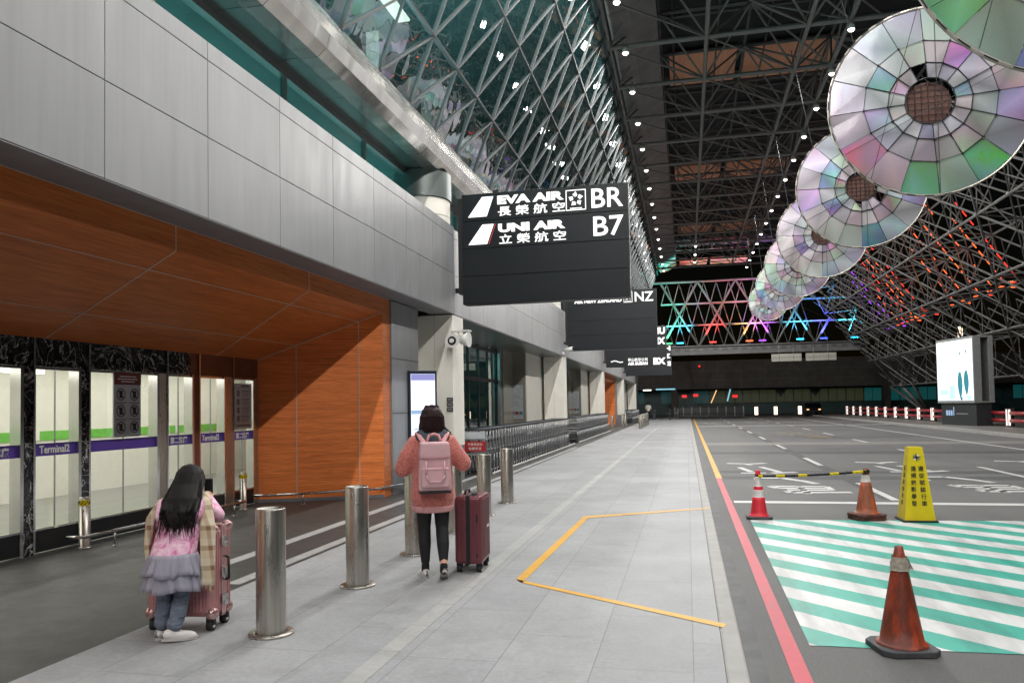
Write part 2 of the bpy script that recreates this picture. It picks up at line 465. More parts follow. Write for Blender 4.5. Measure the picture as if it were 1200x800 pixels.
def tag(o, label, cat, group=None):
    o['label'] = label; o['category'] = cat
    if group: o['group'] = group
    return o
def struct(o): o['kind'] = 'structure'; return o
def thing(name, label, cat, loc=(0, 0, 0), rz=0., group=None):
    o = bpy.data.objects.new(name, None); COL.objects.link(o); o.empty_display_size = .1
    o.location = loc; o.rotation_euler = (0, 0, rz)
    return tag(o, label, cat, group)
def kids(o): return [c for c in bpy.data.objects if c.parent == o]
def dup(root, loc, rz=None, label=None, group=None, tree=None):
    r = root.copy(); COL.objects.link(r); r.location = loc
    if rz is not None: r.rotation_euler = (0, 0, rz)
    if label: r['label'] = label
    if group: r['group'] = group
    for c, gs in (tree or [(c, kids(c)) for c in kids(root)]):
        cc = c.copy(); COL.objects.link(cc); cc.parent = r
        for g in gs:
            gg = g.copy(); COL.objects.link(gg); gg.parent = cc
    return r
def tree_of(root): return [(c, kids(c)) for c in kids(root)]
_O = 'first second third fourth fifth sixth seventh eighth ninth tenth eleventh twelfth thirteenth fourteenth fifteenth sixteenth seventeenth eighteenth nineteenth'.split()
_T = {2: 'twent', 3: 'thirt', 4: 'fort', 5: 'fift'}
def nth(n):
    if n < 20: return _O[n-1]
    t, u = divmod(n, 10)
    return _T[t]+'ieth' if u == 0 else _T[t]+'y-'+_O[u-1]

def text(name, s, o, ax, ay, w, h, mat, parent=None, bold=0., depth=.004):
    """writing fitted to a w x h rectangle with lower-left corner o and axes ax, ay"""
    c = bpy.data.curves.new(name, 'FONT'); c.body = s; c.size = 1; c.offset = bold; c.extrude = .01; c.resolution_u = 3
    t = bpy.data.objects.new(name, c); COL.objects.link(t)
    dg = bpy.context.evaluated_depsgraph_get()
    me = bpy.data.meshes.new_from_object(t.evaluated_get(dg)); bpy.data.objects.remove(t)
    xs = [v.co.x for v in me.vertices]; ys = [v.co.y for v in me.vertices]
    x0, x1, y0, y1 = min(xs), max(xs), min(ys), max(ys)
    o, ax, ay = V(o), V(ax).normalized(), V(ay).normalized(); az = ax.cross(ay)
    for v in me.vertices:
        v.co = o + ax*((v.co.x-x0)/(x1-x0)*w) + ay*((v.co.y-y0)/(y1-y0)*h) + az*(depth*(1 if v.co.z > 0 else 0))
    me.materials.clear(); me.materials.append(MATS[mat])
    ob = bpy.data.objects.new(name, me); COL.objects.link(ob)
    if parent: ob.parent = parent
    return ob

def blob(name, prims, mat, parent=None, vox=.01, smooth=6):
    """one continuous organic surface from hulls of ellipsoids"""
    bm = bmesh.new()
    for pr in prims:
        vs = []
        for c, r in pr:
            if not hasattr(r, '__len__'): r = (r, r, r)
            for a in range(7):
                th = PI*a/6
                for k in range(12 if 0 < a < 6 else 1):
                    ph = 2*PI*k/12
                    vs.append(bm.verts.new((c[0]+r[0]*math.sin(th)*math.cos(ph), c[1]+r[1]*math.sin(th)*math.sin(ph), c[2]+r[2]*math.cos(th))))
        r_ = bmesh.ops.convex_hull(bm, input=vs)
        dead = [e for e in r_['geom_interior'] if isinstance(e, bmesh.types.BMVert)]
        bmesh.ops.delete(bm, geom=dead, context='VERTS')
    me = bpy.data.meshes.new(name); bm.to_mesh(me); bm.free()
    o = bpy.data.objects.new(name, me); COL.objects.link(o)
    m = o.modifiers.new('r', 'REMESH'); m.mode = 'VOXEL'; m.voxel_size = vox; m.use_smooth_shade = True
    if smooth:
        m2 = o.modifiers.new('s', 'SMOOTH'); m2.iterations = smooth; m2.factor = .5
    dg = bpy.context.evaluated_depsgraph_get()
    me2 = bpy.data.meshes.new_from_object(o.evaluated_get(dg))
    o.modifiers.clear(); o.data = me2; bpy.data.meshes.remove(me)
    me2.name = name; me2.materials.clear(); me2.materials.append(MATS[mat])
    if parent: o.parent = parent
    return o

def lamp(name, kind, loc, power, col=(1, 1, 1), parent=None, target=None, **kw):
    l = bpy.data.lights.new(name, kind); l.energy = power; l.color = col
    for k, v in kw.items(): setattr(l, k, v)
    o = bpy.data.objects.new(name, l); COL.objects.link(o); o.location = loc
    if target is not None: o.rotation_euler = (V(target)-V(loc)).to_track_quat('-Z', 'Y').to_euler()
    if parent: o.parent = parent
    return o
# ------------------------------------------------------------------ camera and world
F_, VPX, VPY = 900., 805., 472.
def camera():
    pitch, roll = math.radians(2.0), math.radians(1.0)
    yaw = math.radians(12.7929)
    f = V((-math.sin(yaw)*math.cos(pitch), math.cos(yaw)*math.cos(pitch), math.sin(pitch)))
    r = V((math.cos(yaw), math.sin(yaw), 0)); u = r.cross(f)
    r2 = r*math.cos(roll) - u*math.sin(roll); u2 = r*math.sin(roll) + u*math.cos(roll)
    c = bpy.data.cameras.new('camera'); o = bpy.data.objects.new('camera', c); COL.objects.link(o)
    M = Matrix((r2, u2, -f)).transposed().to_4x4(); M.translation = V((0, 0, 1.65)); o.matrix_world = M
    c.sensor_width = 36; c.lens = 27.; c.shift_y = 44.145/1200; c.clip_start = .05; c.clip_end = 1500
    SC.camera = o
camera()
w = bpy.data.worlds.new('World'); SC.world = w; w.use_nodes = True
nt = w.node_tree; sky = nt.nodes.new('ShaderNodeTexSky'); sky.sky_type = 'NISHITA'; sky.sun_disc = False
sky.sun_elevation = math.radians(2); sky.sun_rotation = math.radians(200)
nt.links.new(sky.outputs[0], nt.nodes['Background'].inputs[0]); nt.nodes['Background'].inputs[1].default_value = .0012
SC.view_settings.view_transform = 'Standard'; SC.view_settings.look = 'None'
SC.view_settings.exposure = 0; SC.view_settings.gamma = 1
SC.cycles.use_denoising = True; SC.cycles.max_bounces = 6; SC.cycles.diffuse_bounces = 3; SC.cycles.glossy_bounces = 4
SC.cycles.transparent_max_bounces = 10; SC.cycles.caustics_reflective = False; SC.cycles.caustics_refractive = False
SC.cycles.sample_clamp_indirect = 3; SC.cycles.sample_clamp_direct = 12

# ------------------------------------------------------------------ ground
RZ = -.05
def sheet(name, x0, x1, y0, y1, z, m):
    b = MB(); b.face([(x0, y0, z), (x1, y0, z), (x1, y1, z), (x0, y1, z)], m); return struct(b.build(name, normals=False))
sheet('road', -300, 300, -60, 400, RZ, 'asphalt')
b = MB(); b.bb(-4.13, .19, -16, 84, -.3, 0, 'pavement_tile'); struct(b.build('pavement'))
b = MB(); b.bb(-7.62, -4.13, -16, 84, -.3, 0, 'dark_tile'); struct(b.build('entrance_pavement'))
b = MB(); b.bb(.19, .33, -16, 84, -.3, .002, 'kerb'); struct(b.build('kerb', bevel=.02))
b = MB(); b.bb(.332, .45, -16, 84, -.3, RZ+.006, 'gutter'); struct(b.build('gutter'))
b = MB(); b.bb(13.7, 60, 8, 98, -.3, .1, 'far_pavement'); b.bb(13.5, 13.697, 8, 98, -.3, .104, 'kerb'); struct(b.build('far_pavement', bevel=.015))
b = MB()
b.bb(-2.08, -1.94, -10, 60, .001, .003, 'strip_tile')
b.bb(-4.99, -4.83, 6.3, 30, .001, .003, 'strip_tile'); b.bb(-4.34, -4.19, 6.6, 30, .001, .003, 'strip_tile')
struct(b.build('guide_strip'))

def marks(name, m, quads):
    b = MB()
    for q in quads: b.face([(*p, RZ+.004) for p in q], m)
    return struct(b.build(name, normals=False))
def rect(x0, x1, y0, y1): return [(x0, y0), (x1, y0), (x1, y1), (x0, y1)]
def stroke(pts, wx, wy):
    out = []
    for (x0, y0), (x1, y1) in zip(pts, pts[1:]):
        dx, dy = x1-x0, y1-y0; L = math.hypot(dx, dy) or 1
        w_ = (abs(dy)/L*wx + abs(dx)/L*wy)/2; nx, ny = -dy/L*w_, dx/L*w_
        out.append([(x0-nx, y0-ny), (x1-nx, y1-ny), (x1+nx, y1+ny), (x0+nx, y0+ny)])
    return out
marks('kerb_line_marking', 'marking_red', [rect(.595, .705, -14, 17.9)])
marks('kerb_line_marking', 'marking_yellow', [rect(.6, .725, 17.9, 84)])
marks('green_hatch_marking', 'hatch_paint', [[(.79, 5.72), (6.6, 5.85), (6.6, 12.05), (.85, 11.62)]])
marks('stop_line_marking', 'marking_white', [rect(.74, 13.4, 13.55, 13.83), rect(.74, 13.4, 56.6, 57.3)])
b = MB()
for y0, y1 in ((31.6, 33.6), (66, 68)): b.face([(*p, RZ+.0034) for p in rect(.74, 13.4, y0, y1)], 'concrete_band')
struct(b.build('concrete_band', normals=False))
b = MB()
for iq, q in enumerate((rect(3.2, 3.5, 14.2, 58), rect(.74, 13.4, 17.7, 18.5), rect(.74, 13.4, 19.2, 19.9), rect(.74, 13.4, 26.1, 27.4), rect(3.0, 3.7, 5, 5.6))): b.face([(*p, RZ+.0006+.0005*iq) for p in q], 'asphalt_patch')
struct(b.build('road_patch', normals=False))
q = []
for x in (3.39, 6.98):
    y = 14.1 if x < 5 else 18.2
    while y < 84: q.append(rect(x-.07, x+.07, y, y+2.9)); y += 7.4
q.append(rect(10.52, 10.67, 14, 84))
marks('lane_dash_marking', 'marking_white', q)
def road_char(x, y, s=1.):
    T = lambda u, v: (x + u*1.7*s, y + v*7.6*s)
    S = []
    for pts in ([(.06, .98), (.34, .955), (.40, .90)], [(.66, .99), (.36, .945)],
                [(.20, .80), (.32, .62)], [(.52, .82), (.70, .62)], [(.16, .585), (.50, .585)], [(.58, .585), (.92, .62)],
                [(.30, .42), (.62, .42), (.84, .33), (.94, .26)], [(.30, .42), (.30, .31)],
                [(.38, .19), (1.0, .19), (1.0, .105)], [(.38, .19), (.44, .145), (.96, .145)], [(.52, .105), (1.0, .105)],
                [(.50, .075), (.54, .045), (1.16, .06)], [(.69, .19), (.70, .02)]):
        S += stroke([T(*p) for p in pts], .12*s, .2*s)
    return S
marks('lane_writing_marking', 'marking_white', road_char(.95, 14.8) + road_char(4.35, 15.2) + road_char(7.9, 15.6))
marks('lane_writing_marking', 'marking_white_old', road_char(1.0, 60) + road_char(4.4, 62) + road_char(7.6, 60))
marks('lane_writing_marking', 'marking_yellow_old', road_char(4.4, 37, 1.2))
b = MB()
for q in ([(-1.54, 7.06), (-1.63, 7.2), (-1.53, 11.38), (-1.44, 11.24)], [(-1.42, 11.22), (-1.53, 11.38), (.3, 12.5), (.32, 12.4)], [(-1.63, 7.2), (.25, 5.98), (.22, 5.885), (-1.54, 7.06)]):
    b.face([(*p, .004) for p in q], 'marking_yellow')
struct(b.build('bay_marking', normals=False))

# ------------------------------------------------------------------ terminal building
T = thing('terminal_building', 'long airport terminal with grey panel fascia and leaning glass lattice wall', 'terminal')
COLS = [.65, 16.3, 32.0, 47.7, 63.35, 79.0]
def panels(name, ys, zs, x, mat='fascia'):
    b = MB(); g = .004
    for y0, y1 in zip(ys, ys[1:]):
        for z0, z1 in zip(zs, zs[1:]): b.bb(x-.045, x, y0+g, y1-g, z0+g, z1-g, mat)
    b.bb(x-.12, x-.05, ys[0], ys[-1]-.004, zs[0]+.004, zs[-1]-.01, 'joint')
    return b
ys = [5.8+1.517*k for k in range(-11, 8)]
panels('fascia', ys, [3.73, 4.62, 5.47, 5.68], -5.0).build('fascia', T, bevel=.004)
ys = [16.5+1.304*k for k in range(0, 49)]
panels('fascia', ys, [3.73, 4.62, 5.47, 5.68], -5.06, 'fascia_pale').build('fascia', T, bevel=.004)
b = MB(); b.bb(-5.50, -5.002, -11, 16.42, 3.72, 3.728, 'plinth'); b.bb(-8.6, -5.07, 16.44, 80, 3.70, 3.728, 'soffit_metal')
b.bb(-6.05, -5.13, -11, 80, 5.5, 5.64, 'plinth'); b.build('ledge', T)
# clerestory, soffit, beam
b = MB(); b.face([(-6.0, -11, 5.6), (-6.0, 80, 5.6), (-6.0, 80, 6.95), (-6.0, -11, 6.95)], 'teal_glass'); cl = b.build('clerestory_window', T, normals=False)
b = MB()
y = -10.5
while y < 80: b.bb(-6.03, -5.95, y-.03, y+.03, 5.64, 6.9, 'mullion'); y += 3.03
b.bb(-6.05, -5.93, -11, 80, 6.8, 6.9, 'mullion'); b.build('frame', cl)
b = MB()
y = -10.9
while y < 80: b.bb(-6.1, -5.3, y+.006, y+1.51, 6.9, 6.95, 'soffit_metal'); y += 1.517
b.build('overhang_soffit', T)
prof = [(-5.22, 6.88), (-5.08, 7.0), (-5.02, 7.2), (-5.06, 7.42), (-5.19, 7.66), (-5.5, 7.66), (-5.5, 6.88)]
b = MB(); y = -10.9
while y < 80:
    b.prism([(x, y+.005, z) for x, z in prof], (0, 1.507, 0), 'polished_beam'); y += 1.517
b.bb(-5.45, -5.25, -10.9, 80, 6.95, 7.6, 'joint')
b.build('steel_beam', T)
G = lambda t, y, o=0.: (-5.2+2.8*t+.933*o, y, 7.65+7.25*t-.36*o)
b = MB(); b.face([G(0, -8), G(0, 78), G(1, 78), G(1, -8)], 'diagrid_glass'); gw = b.build('glass_wall', T, normals=False)
b = MB(); rows = [0, .18, .435, .69, .945]
for r_ in rows[1:]+[1.0]: b.bar(G(r_, -8, .03), G(r_, 78, .03), .036, 'lattice_bar')
y = 1.7-1.56*6
while y < 78:
    b.beam(G(0, y, .022), G(1, y, .022), .036, .042, 'lattice_bar')
    for a, c, k in zip(rows, rows[1:]+[1.0], range(5)):
        pass
    p = [(t, y - 1.56*j) for j, t in zip((2, 1, 0, -1, -2), rows)]
    for (ta, ya), (tc, yc) in zip(p, p[1:]):
        if -8 < ya < 78 and -8 < yc < 78: b.beam(G(ta, ya, .027), G(tc, yc, .024), .036, .042, 'lattice_bar')
    y += 1.56
b.build('lattice', gw)
# hall behind the leaning glass
b = MB(); b.bb(-14, -13.9, -8, 80, 5.6, 16, 'hall_teal'); b.bb(-13.9, -5.6, -8, 80, 6.98, 7.05, 'hall_teal'); b.bb(-13.9, -2.45, -8, 80, 15.5, 15.6, 'hall_teal')
b.bb(-13.9, -5.3, -8.2, -8.05, 5.6, 15.5, 'int_dark')
for k in range(14): b.bb(-11.2, -10.7, -4+k*6, -3.5+k*6, 7.05, 15.5, 'plaster')
b.build('upper_hall', T)
for k in range(6): b = MB(); b.bb(-8.2, -7.8, -2+k*4.2, .4+k*4.2, 13.2, 13.26, 'strip_light'); b.build('hall_glow_strip', T)  # added glowing strips, stand in for the white glow in the leaning glass
# columns
for i, y in enumerate(COLS):
    b = MB(); b.bb(-5.88, -5.04, y, y+.84, .78, 3.70, 'plaster'); b.bb(-5.875, -5.045, y+.005, y+.835, 0, .776, 'plinth')
    b.bb(-5.463, -5.457, y-.002, y+.01, .78, 3.7, 'joint')
    c = b.build('column', T, bevel=.01)
    b = MB(); b.lathe([(.62, 3.75), (.62, 6.28)], 'plaster', 40, (-5.74, y+.12, 0)); b.lathe([(.655, 6.29), (.655, 6.88)], 'soffit_metal', 40, (-5.74, y+.12, 0))
    b.lathe([(.625, 5.9), (.625, 5.91)], 'joint', 40, (-5.74, y+.12, 0))
    b.build('shaft', c)
# bays with teal glass
def bay(y0, y1):
    b = MB(); gy = y0+10.6
    b.face([(-6.7, y0+.85, .12), (-6.7, gy, .12), (-6.7, gy, 3.70), (-6.7, y0+.85, 3.70)], 'teal_glass'); g = b.build('bay_glass', T, normals=False)
    b = MB()
    for k in range(9):
        yy = y0+.9+k*(gy-y0-.95)/8; b.bb(-6.74, -6.66, yy-.03, yy+.03, .12, 3.7, 'black_metal')
    for z in (.06, 2.55, 3.6): b.bb(-6.745, -6.655, y0+.85, gy, z-.06, z+.06, 'black_metal')
    b.build('frame', g)
    b = MB(); b.bb(-6.8, -6.55, gy, gy+.3, 0, 3.70, 'mullion'); b.bb(-6.85, -6.5, gy+.32, y0+12.5, 0, 3.70, 'glossy_panel'); b.build('post', T)
    b = MB(); b.bb(-6.9, -6.02, y0+12.5, y0+12.62, 0, 3.70, 'glossy_panel'); p = b.build('wall_panel', T)
    b = MB(); b.bb(-6.78, -6.12, y0+12.48, y0+12.495, 1.15, 2.45, 'poster')
    random.seed(3)
    for k in range(16): b.bb(-6.74+.6*random.random()*.9, -6.74+.6*random.random()*.4+.3, y0+12.475, y0+12.479, 1.62+.05*k, 1.63+.05*k, 'plinth') if k % 2 else None
    for k in range(4): b.bb(-6.75+.16*k, -6.62+.16*k, y0+12.474, y0+12.478, 1.32, 1.44, 'red_board' if k == 2 else 'teal_ink')
    b.build('poster', p)
    b = MB(); b.bb(-6.5, -6.0, y0+12.62, y1+.8, 0, 3.70, 'plaster'); b.build('side_wall', T)
    b = MB(); b.bb(-9.6, -9.5, y0, y1, 0, 3.7, 'int_dark'); b.bb(-9.5, -6.8, y0+.2, y1, -.02, .02, 'int_dark'); b.bb(-9.5, -6.8, y0+11.2, y0+11.3, 0, 3.7, 'int_dark')
    for k in range(4): b.bb(-9.45, -9.3, y0+1.5+k*2.6, y0+3.4+k*2.6, .3, 2.3, 'dark_teal_lit')
    b.bb(-9.2, -9.0, y0+3, y0+5.6, 2.75, 3.0, 'pale_sign'); b.bb(-9.2, -9.0, y0+6, y0+8.6, 2.75, 3.0, 'pale_sign')
    b.build('back_room', T)
    lamp('room_light', 'POINT', (-8.1, y0+6, 3.2), 160, (.6, 1, .95), T, shadow_soft_size=.3)
bay(16.3, 32.0); bay(32.0, 47.7); bay(63.35, 79.0)

# entrance portals
def portal(oy, full):
    y0, y1 = 1.96+oy, 13.39+oy; X0, X1, Z0, Z1 = -5.5, -7.52, 3.44, 2.56
    b = MB()
    b.bb(-5.6, -5.5, y0-.36, y1+.36, Z0, 3.715, 'wood_front'); b.bb(-5.6, -5.5, y1+.002, y1+.36, 0, Z0-.002, 'wood_front'); b.bb(-5.6, -5.5, y0-.36, y0-.002, 0, Z0-.002, 'wood_front')
    fr = b.build('portal_frame', T, bevel=.004)
    b = MB()
    for y in (7.45, 10.54): b.bb(-5.51, -5.496, y+oy-.006, y+oy+.006, Z0, 3.715, 'seam_light')
    b.bb(-5.505, -5.496, y0-.36, y1+.36, 3.716, 3.73, 'seam_light'); b.build('seam', fr)
    b = MB(); b.face([(X0, y0, Z0), (X0, y1, Z0), (X1, y1-.94, Z1), (X1, y0+.94, Z1)], 'wood_soffit'); so = b.build('portal_soffit', T, normals=False)
    b = MB(); D = lambda d: Z0-(Z0-Z1)*d/2.02-.004
    for d in (.4, 1.41): b.beam((X0-d, y0+.47*d, D(d)), (X0-d, y1-.47*d, D(d)), .014, .006, 'seam_light')
    for a, c in ((7.45, 7.75), (10.54, 11.2), (4.4, 4.2)): b.beam((X0, a+oy, D(0)), (X1, c+oy, D(2.02)), .014, .006, 'seam_light')
    b.build('seam', so)
    for s, ya in ((-1, y1), (1, y0)):
        b = MB(); b.face([(X0, ya, 0), (X1, ya+s*.94, 0), (X1, ya+s*.94, Z1), (X0, ya, Z0)], 'wood_wall'); wl = b.build('portal_wall', T, normals=False)
        b = MB(); n = .004*s
        for d in (.4, 1.41): b.beam((X0-d, ya+s*.465*d+n, .0), (X0-d, ya+s*.465*d+n, D(d)), .014, .008, 'seam_light')
        b.beam((X0, ya+n, Z0-.006), (X1, ya+s*.94+n, Z1-.006), .012, .012, 'seam_light')
        b.beam((X0, ya+n, .03), (X1, ya+s*.94+n, .03), .012, .06, 'plinth'); b.build('seam', wl)
    # doors
    xd = -7.55; a, e = y0+.9, y1-.9
    b = MB(); b.bb(xd-.1, xd+.02, a-.05, 10.55+oy, 2.22, 2.6, 'black_marble'); b.bb(xd-.1, xd+.02, 10.55+oy, e+.05, 2.22, 2.6, 'brown_header')
    b.bb(xd-.02, xd+.03, a, e, 2.185, 2.218, 'chrome'); b.build('door_header', T)
    posts = [2.9, 4.2, 5.6, 6.55, 7.39, 8.26, 9.74, 10.55, 11.4, 12.27]
    wid = [.18, .18, .18, .18, .19, .18, .23, .19, .27, .25]
    for k, (p, wd) in enumerate(zip(posts, wid)):
        p += oy; b = MB()
        b.bb(xd-.1, xd+.035, p+.05, p+wd-.0, 0, 2.22, 'brown_header' if k == 7 else ('brushed_steel' if k in (6, 8, 9) else 'black_marble'))
        b.bb(xd-.1, xd+.05, p, p+.048, 0, 2.22, 'chrome'); b.bb(xd-.1, xd+.045, p+wd, p+wd+.03, 0, 2.56, 'chrome'); b.build('door_post', T)
    for k in range(len(posts)-1):
        ya, yb = posts[k]+wid[k]+.03+oy, posts[k+1]+oy
        b = MB(); b.face([(xd, ya, .29), (xd, yb, .29), (xd, yb, 2.19), (xd, ya, 2.19)], 'door_glass'); pn = b.build('door_pane', T, normals=False)
        b = MB(); b.bb(xd-.04, xd+.03, ya, yb, .02, .29, 'black_metal'); b.bb(xd-.03, xd+.036, ya, yb, .275, .3, 'chrome')
        b.bb(xd-.012, xd+.012, (ya+yb)/2-.0015, (ya+yb)/2+.0015, .3, 2.18, 'mullion'); b.build('door_rail', pn)
        b = MB(); b.bb(xd+.002, xd+.006, ya, yb, 1.15, 1.30, 'purple_band'); b.build('purple_strip', pn)
        if full:
            cy = (ya+yb)/2
            if k in (4, 7): text('terminal_writing', 'Terminal2', (xd+.009, cy-.24, 1.178), (0, 1, 0), (0, 0, 1), .46, .098, 'white_plastic', pn, .025)
            if k in (3, 6, 8): text('terminal_writing', '第二航廈', (xd+.009, cy-.2, 1.172), (0, 1, 0), (0, 0, 1), .40, .105, 'white_plastic', pn, .025)
    # concourse behind the doors
    b = MB(); b.bb(-12.4, -12.3, oy-3, 23+oy if full else 16+oy, 0, 2.9, 'cream_wall'); b.bb(-12.3, -7.66, oy-3, 23+oy if full else 16+oy, -.02, .012, 'int_floor'); b.bb(-12.3, -7.66, oy-3, 23+oy if full else 16+oy, 2.75, 2.85, 'cream_wall')
    b.bb(-12.295, -12.28, oy-3, 23+oy if full else 16+oy, 1.14, 1.32, 'green_band')
    for k in range(9): b.bb(-12.278, -12.27, oy+4+2.1*k, oy+4.13+2.1*k, 1.14, 1.36, 'cream_wall')
    b.bb(-12.3, -7.9, 22.9+oy if full else 15.8+oy, 23.1+oy if full else 16+oy, 0, 2.75, 'plaster'); b.bb(-12.3, -7.9, oy-3.1, oy-2.9, 0, 2.75, 'plaster')
    for yy in (13.0, 15.7, 18.6): b.lathe([(.32, .012), (.32, 2.75)], 'white_plastic', 24, (-10.6, yy+2.2+oy, 0)) if yy > 15 and full else None
    b.build('concourse', T)
    b = MB()
    for xx in (-9.0, -11.4): b.bb(xx-.08, xx+.08, oy-2, (21 if full else 14)+oy, 2.7, 2.745, 'strip_light')
    if full: b.bb(-9.25, -9.12, 3, 9.4, 2.24, 2.30, 'strip_light')
    b.build('concourse_light', T)
    lamp('concourse_lamp', 'AREA', (-10, 8+oy, 2.68), 400 if full else 260, (1, .98, .93), T, target=(-10, 8+oy, 0), shape='RECTANGLE', size=3.6, size_y=22 if full else 14)
portal(0, True); portal(47.05, False)
# wall between the portal and the column, inner blank wall behind everything
for oy in (0, 47.05):
    b = MB(); b.bb(-6.3, -5.47, 13.76+oy, 15.25+oy, .5, 3.70, 'fascia'); b.bb(-6.3, -5.465, 13.76+oy, 15.25+oy, 0, .496, 'plinth')
    b.bb(-5.475, -5.464, 13.76+oy, 15.25+oy, 2.6, 2.612, 'joint'); b.bb(-5.475, -5.464, 13.76+oy, 15.25+oy, 1.55, 1.562, 'joint')
    b.bb(-8.6, -5.9, 15.25+oy, 17.2+oy, 0, 3.7, 'plaster'); b.build('wall', T)
b = MB(); b.bb(-14.2, -14.0, -12, 80, 0, 16, 'int_dark'); b.bb(-14, -4.9, 79.9, 80.1, 0, 15.5, 'black_metal'); b.bb(-13.9, -6.0, -12, 80, 5.45, 5.5, 'int_dark'); b.bb(-14, -5.1, -12.2, -12, 0, 16, 'int_dark')
b.build('rear_wall', T)
for k, y in enumerate((8.6,)):
    pass
hl = lamp('hall_fill', 'AREA', (-8, 11, 7.4), 7500, (.85, 1, .99), T, shape='RECTANGLE', size=4, size_y=8); hl.rotation_euler = (PI, 0, 0)  # added unseen fill, brightens the hall so the near glass glows teal
lamp('clerestory_fill', 'AREA', (-9.0, 12, 5.6), 700, (.6, 1, .98), T, shape='RECTANGLE', size=3, size_y=22).rotation_euler = (PI, 0, 0)  # added unseen fill aimed upward, makes the clerestory glass read teal

# notice boards on the doors
def board(name, y0, y1, z0, z1, label, head):
    t = thing(name, label, 'notice board', (-7.5, (y0+y1)/2, z0)); wv = (y1-y0)/2; h = z1-z0
    b = MB(); b.bb(-.01, .01, -wv, wv, 0, h, 'poster'); b.build('panel', t)
    b = MB(); b.bb(.011, .014, -wv, wv, h*.81, h, 'maroon_board') if head else b.bb(.011, .014, -wv, wv, h*.9, h*.905, 'ink'); b.build('heading', t)
    b = MB()
    if head:
        for r_ in range(3):
            for c in (-.5, .5):
                y, z = c*wv, h*(.66-.255*r_)
                for k in range(12):
                    a0, a1 = 2*PI*k/12, 2*PI*(k+1)/12; R = wv*.3
                    b.beam((.013, y+R*math.cos(a0), z+R*math.sin(a0)), (.013, y+R*math.cos(a1), z+R*math.sin(a1)), .004, .012, 'ink')
                b.beam((.013, y-wv*.2, z+wv*.2), (.013, y+wv*.2, z-wv*.2), .004, .012, 'ink'); b.bb(.012, .015, y-.03, y+.03, z-.05, z+.05, 'ink')
                b.bb(.012, .014, y-wv*.35, y+wv*.35, z-wv*.48, z-wv*.44, 'plinth')
            b.bb(.012, .014, -wv*.95, wv*.95, h*(.535-.255*r_), h*(.54-.255*r_), 'plinth')
        for k, (a, c) in enumerate(((-.6, .6), (-.75, .7), (-.5, .5))): b.bb(.015, .017, a*wv, c*wv, h*(.93-.04*k), h*(.945-.04*k), 'white_plastic')
    else:
        for r_ in range(4):
            z = h*(.78-.185*r_); b.bb(.012, .015, -wv*.75, -wv*.45, z-.05, z+.05, 'plinth')
            for k in range(4): b.bb(.012, .014, -wv*.2, wv*(.75-.1*(k % 2)), z+.04-.03*k, z+.05-.03*k, 'plinth' if k else 'ink')
        b.bb(.012, .015, -wv*.3, wv*.7, h*.93, h*.955, 'ink'); b.bb(.012, .015, -wv*.8, wv*.8, h*.06, h*.085, 'ink')
    b.build('pictogram', t)
board('notice_board', 8.86, 9.38, 1.32, 2.2, 'glass door notice board with dark red heading and six round pictograms', True)
board('notice_board', 11.68, 12.2, 1.34, 2.12, 'pale notice board with lines of print on door beside wooden wall', False)
# ------------------------------------------------------------------ hanging airline signs
def sign(y, label, rows):
    t = thing('airline_sign', label, 'sign', (-4.85, y, 3.94), 0, 'airline signs hung along the fascia')
    W, H = 3.73, 2.48
    b = MB(); b.bb(0, W, .02, .36, 0, H, 'sign_edge'); b.bb(-.12, -.002, .1, .34, .25, H-.05, 'black_metal'); b.build('cabinet', t, bevel=.01)
    for k in range(4):
        z1 = H-.62*k; b = MB(); b.bb(.02, W-.02, -.006, .018, z1-.61, z1-.01, 'sign_face'); b.build('row_panel', t)
    b = MB(); b.bb(-.3, 0, .15, .25, H-.3, H-.2, 'black_metal'); b.build('bracket', t)
    b = MB(); b.bb(-.3, 0, .15, .25, .3, .4, 'black_metal'); b.build('bracket', t)
    X, Z, yy = (1, 0, 0), (0, 0, 1), -.012
    for k, rw in rows.items():
        z = H-.62*(k+1)
        for (kind, x0, x1, za, zb, s) in rw:
            if kind == 'tail':
                b = MB(); b.prism([(x0, yy+.004, z+za), (x1-.16, yy+.004, z+za), (x1, yy+.004, z+zb), (x1-.26, yy+.004, z+zb)], (0, -.008, 0), 'sign_white')
                if s: b.prism([(x1-.125, yy+.004, z+za), (x1-.11, yy+.004, z+za), (x1+.045, yy+.004, z+zb), (x1+.03, yy+.004, z+zb)], (0, -.008, 0), 'sign_red')
                b.build('tail_emblem', t)
            elif kind == 'star':
                b = MB(); q = .018
                for a in ((x0, x1, za, za+q), (x0, x1, zb-q, zb), (x0, x0+q, za+q, zb-q), (x1-q, x1, za+q, zb-q)): b.bb(a[0], a[1], yy-.004, yy+.004, z+a[2], z+a[3], 'sign_white')
                cx, cz = (x0+x1)/2, z+(za+zb)/2+.02
                for j in range(5):
                    a = PI/2+2*PI*j/5; R = lambda r, d: (cx+r*math.cos(a+d), yy+.004, cz+r*math.sin(a+d))
                    b.prism([R(.165, 0), R(.125, .62), R(.055, .35), R(.09, -.42)], (0, -.008, 0), 'sign_white')
                b.bb(cx-.13, cx+.13, yy-.004, yy+.004, z+za+.035, z+za+.055, 'sign_white')
                b.build('alliance_emblem', t)
            elif kind == 'bird':
                b = MB()
                for j in range(6):
                    xa = x0+(x1-x0)*j/6; zz = z+za+.05*math.sin(j*1.1); b.bb(xa, xa+(x1-x0)/6-.005, yy-.004, yy+.004, zz+.02, zz+.075, 'sign_white')
                b.build('bird_emblem', t)
            else: text('writing', s, (x0, yy, z+za), X, Z, x1-x0, zb-za, 'sign_white', t, .055 if kind == 'B' else .012)
    return t
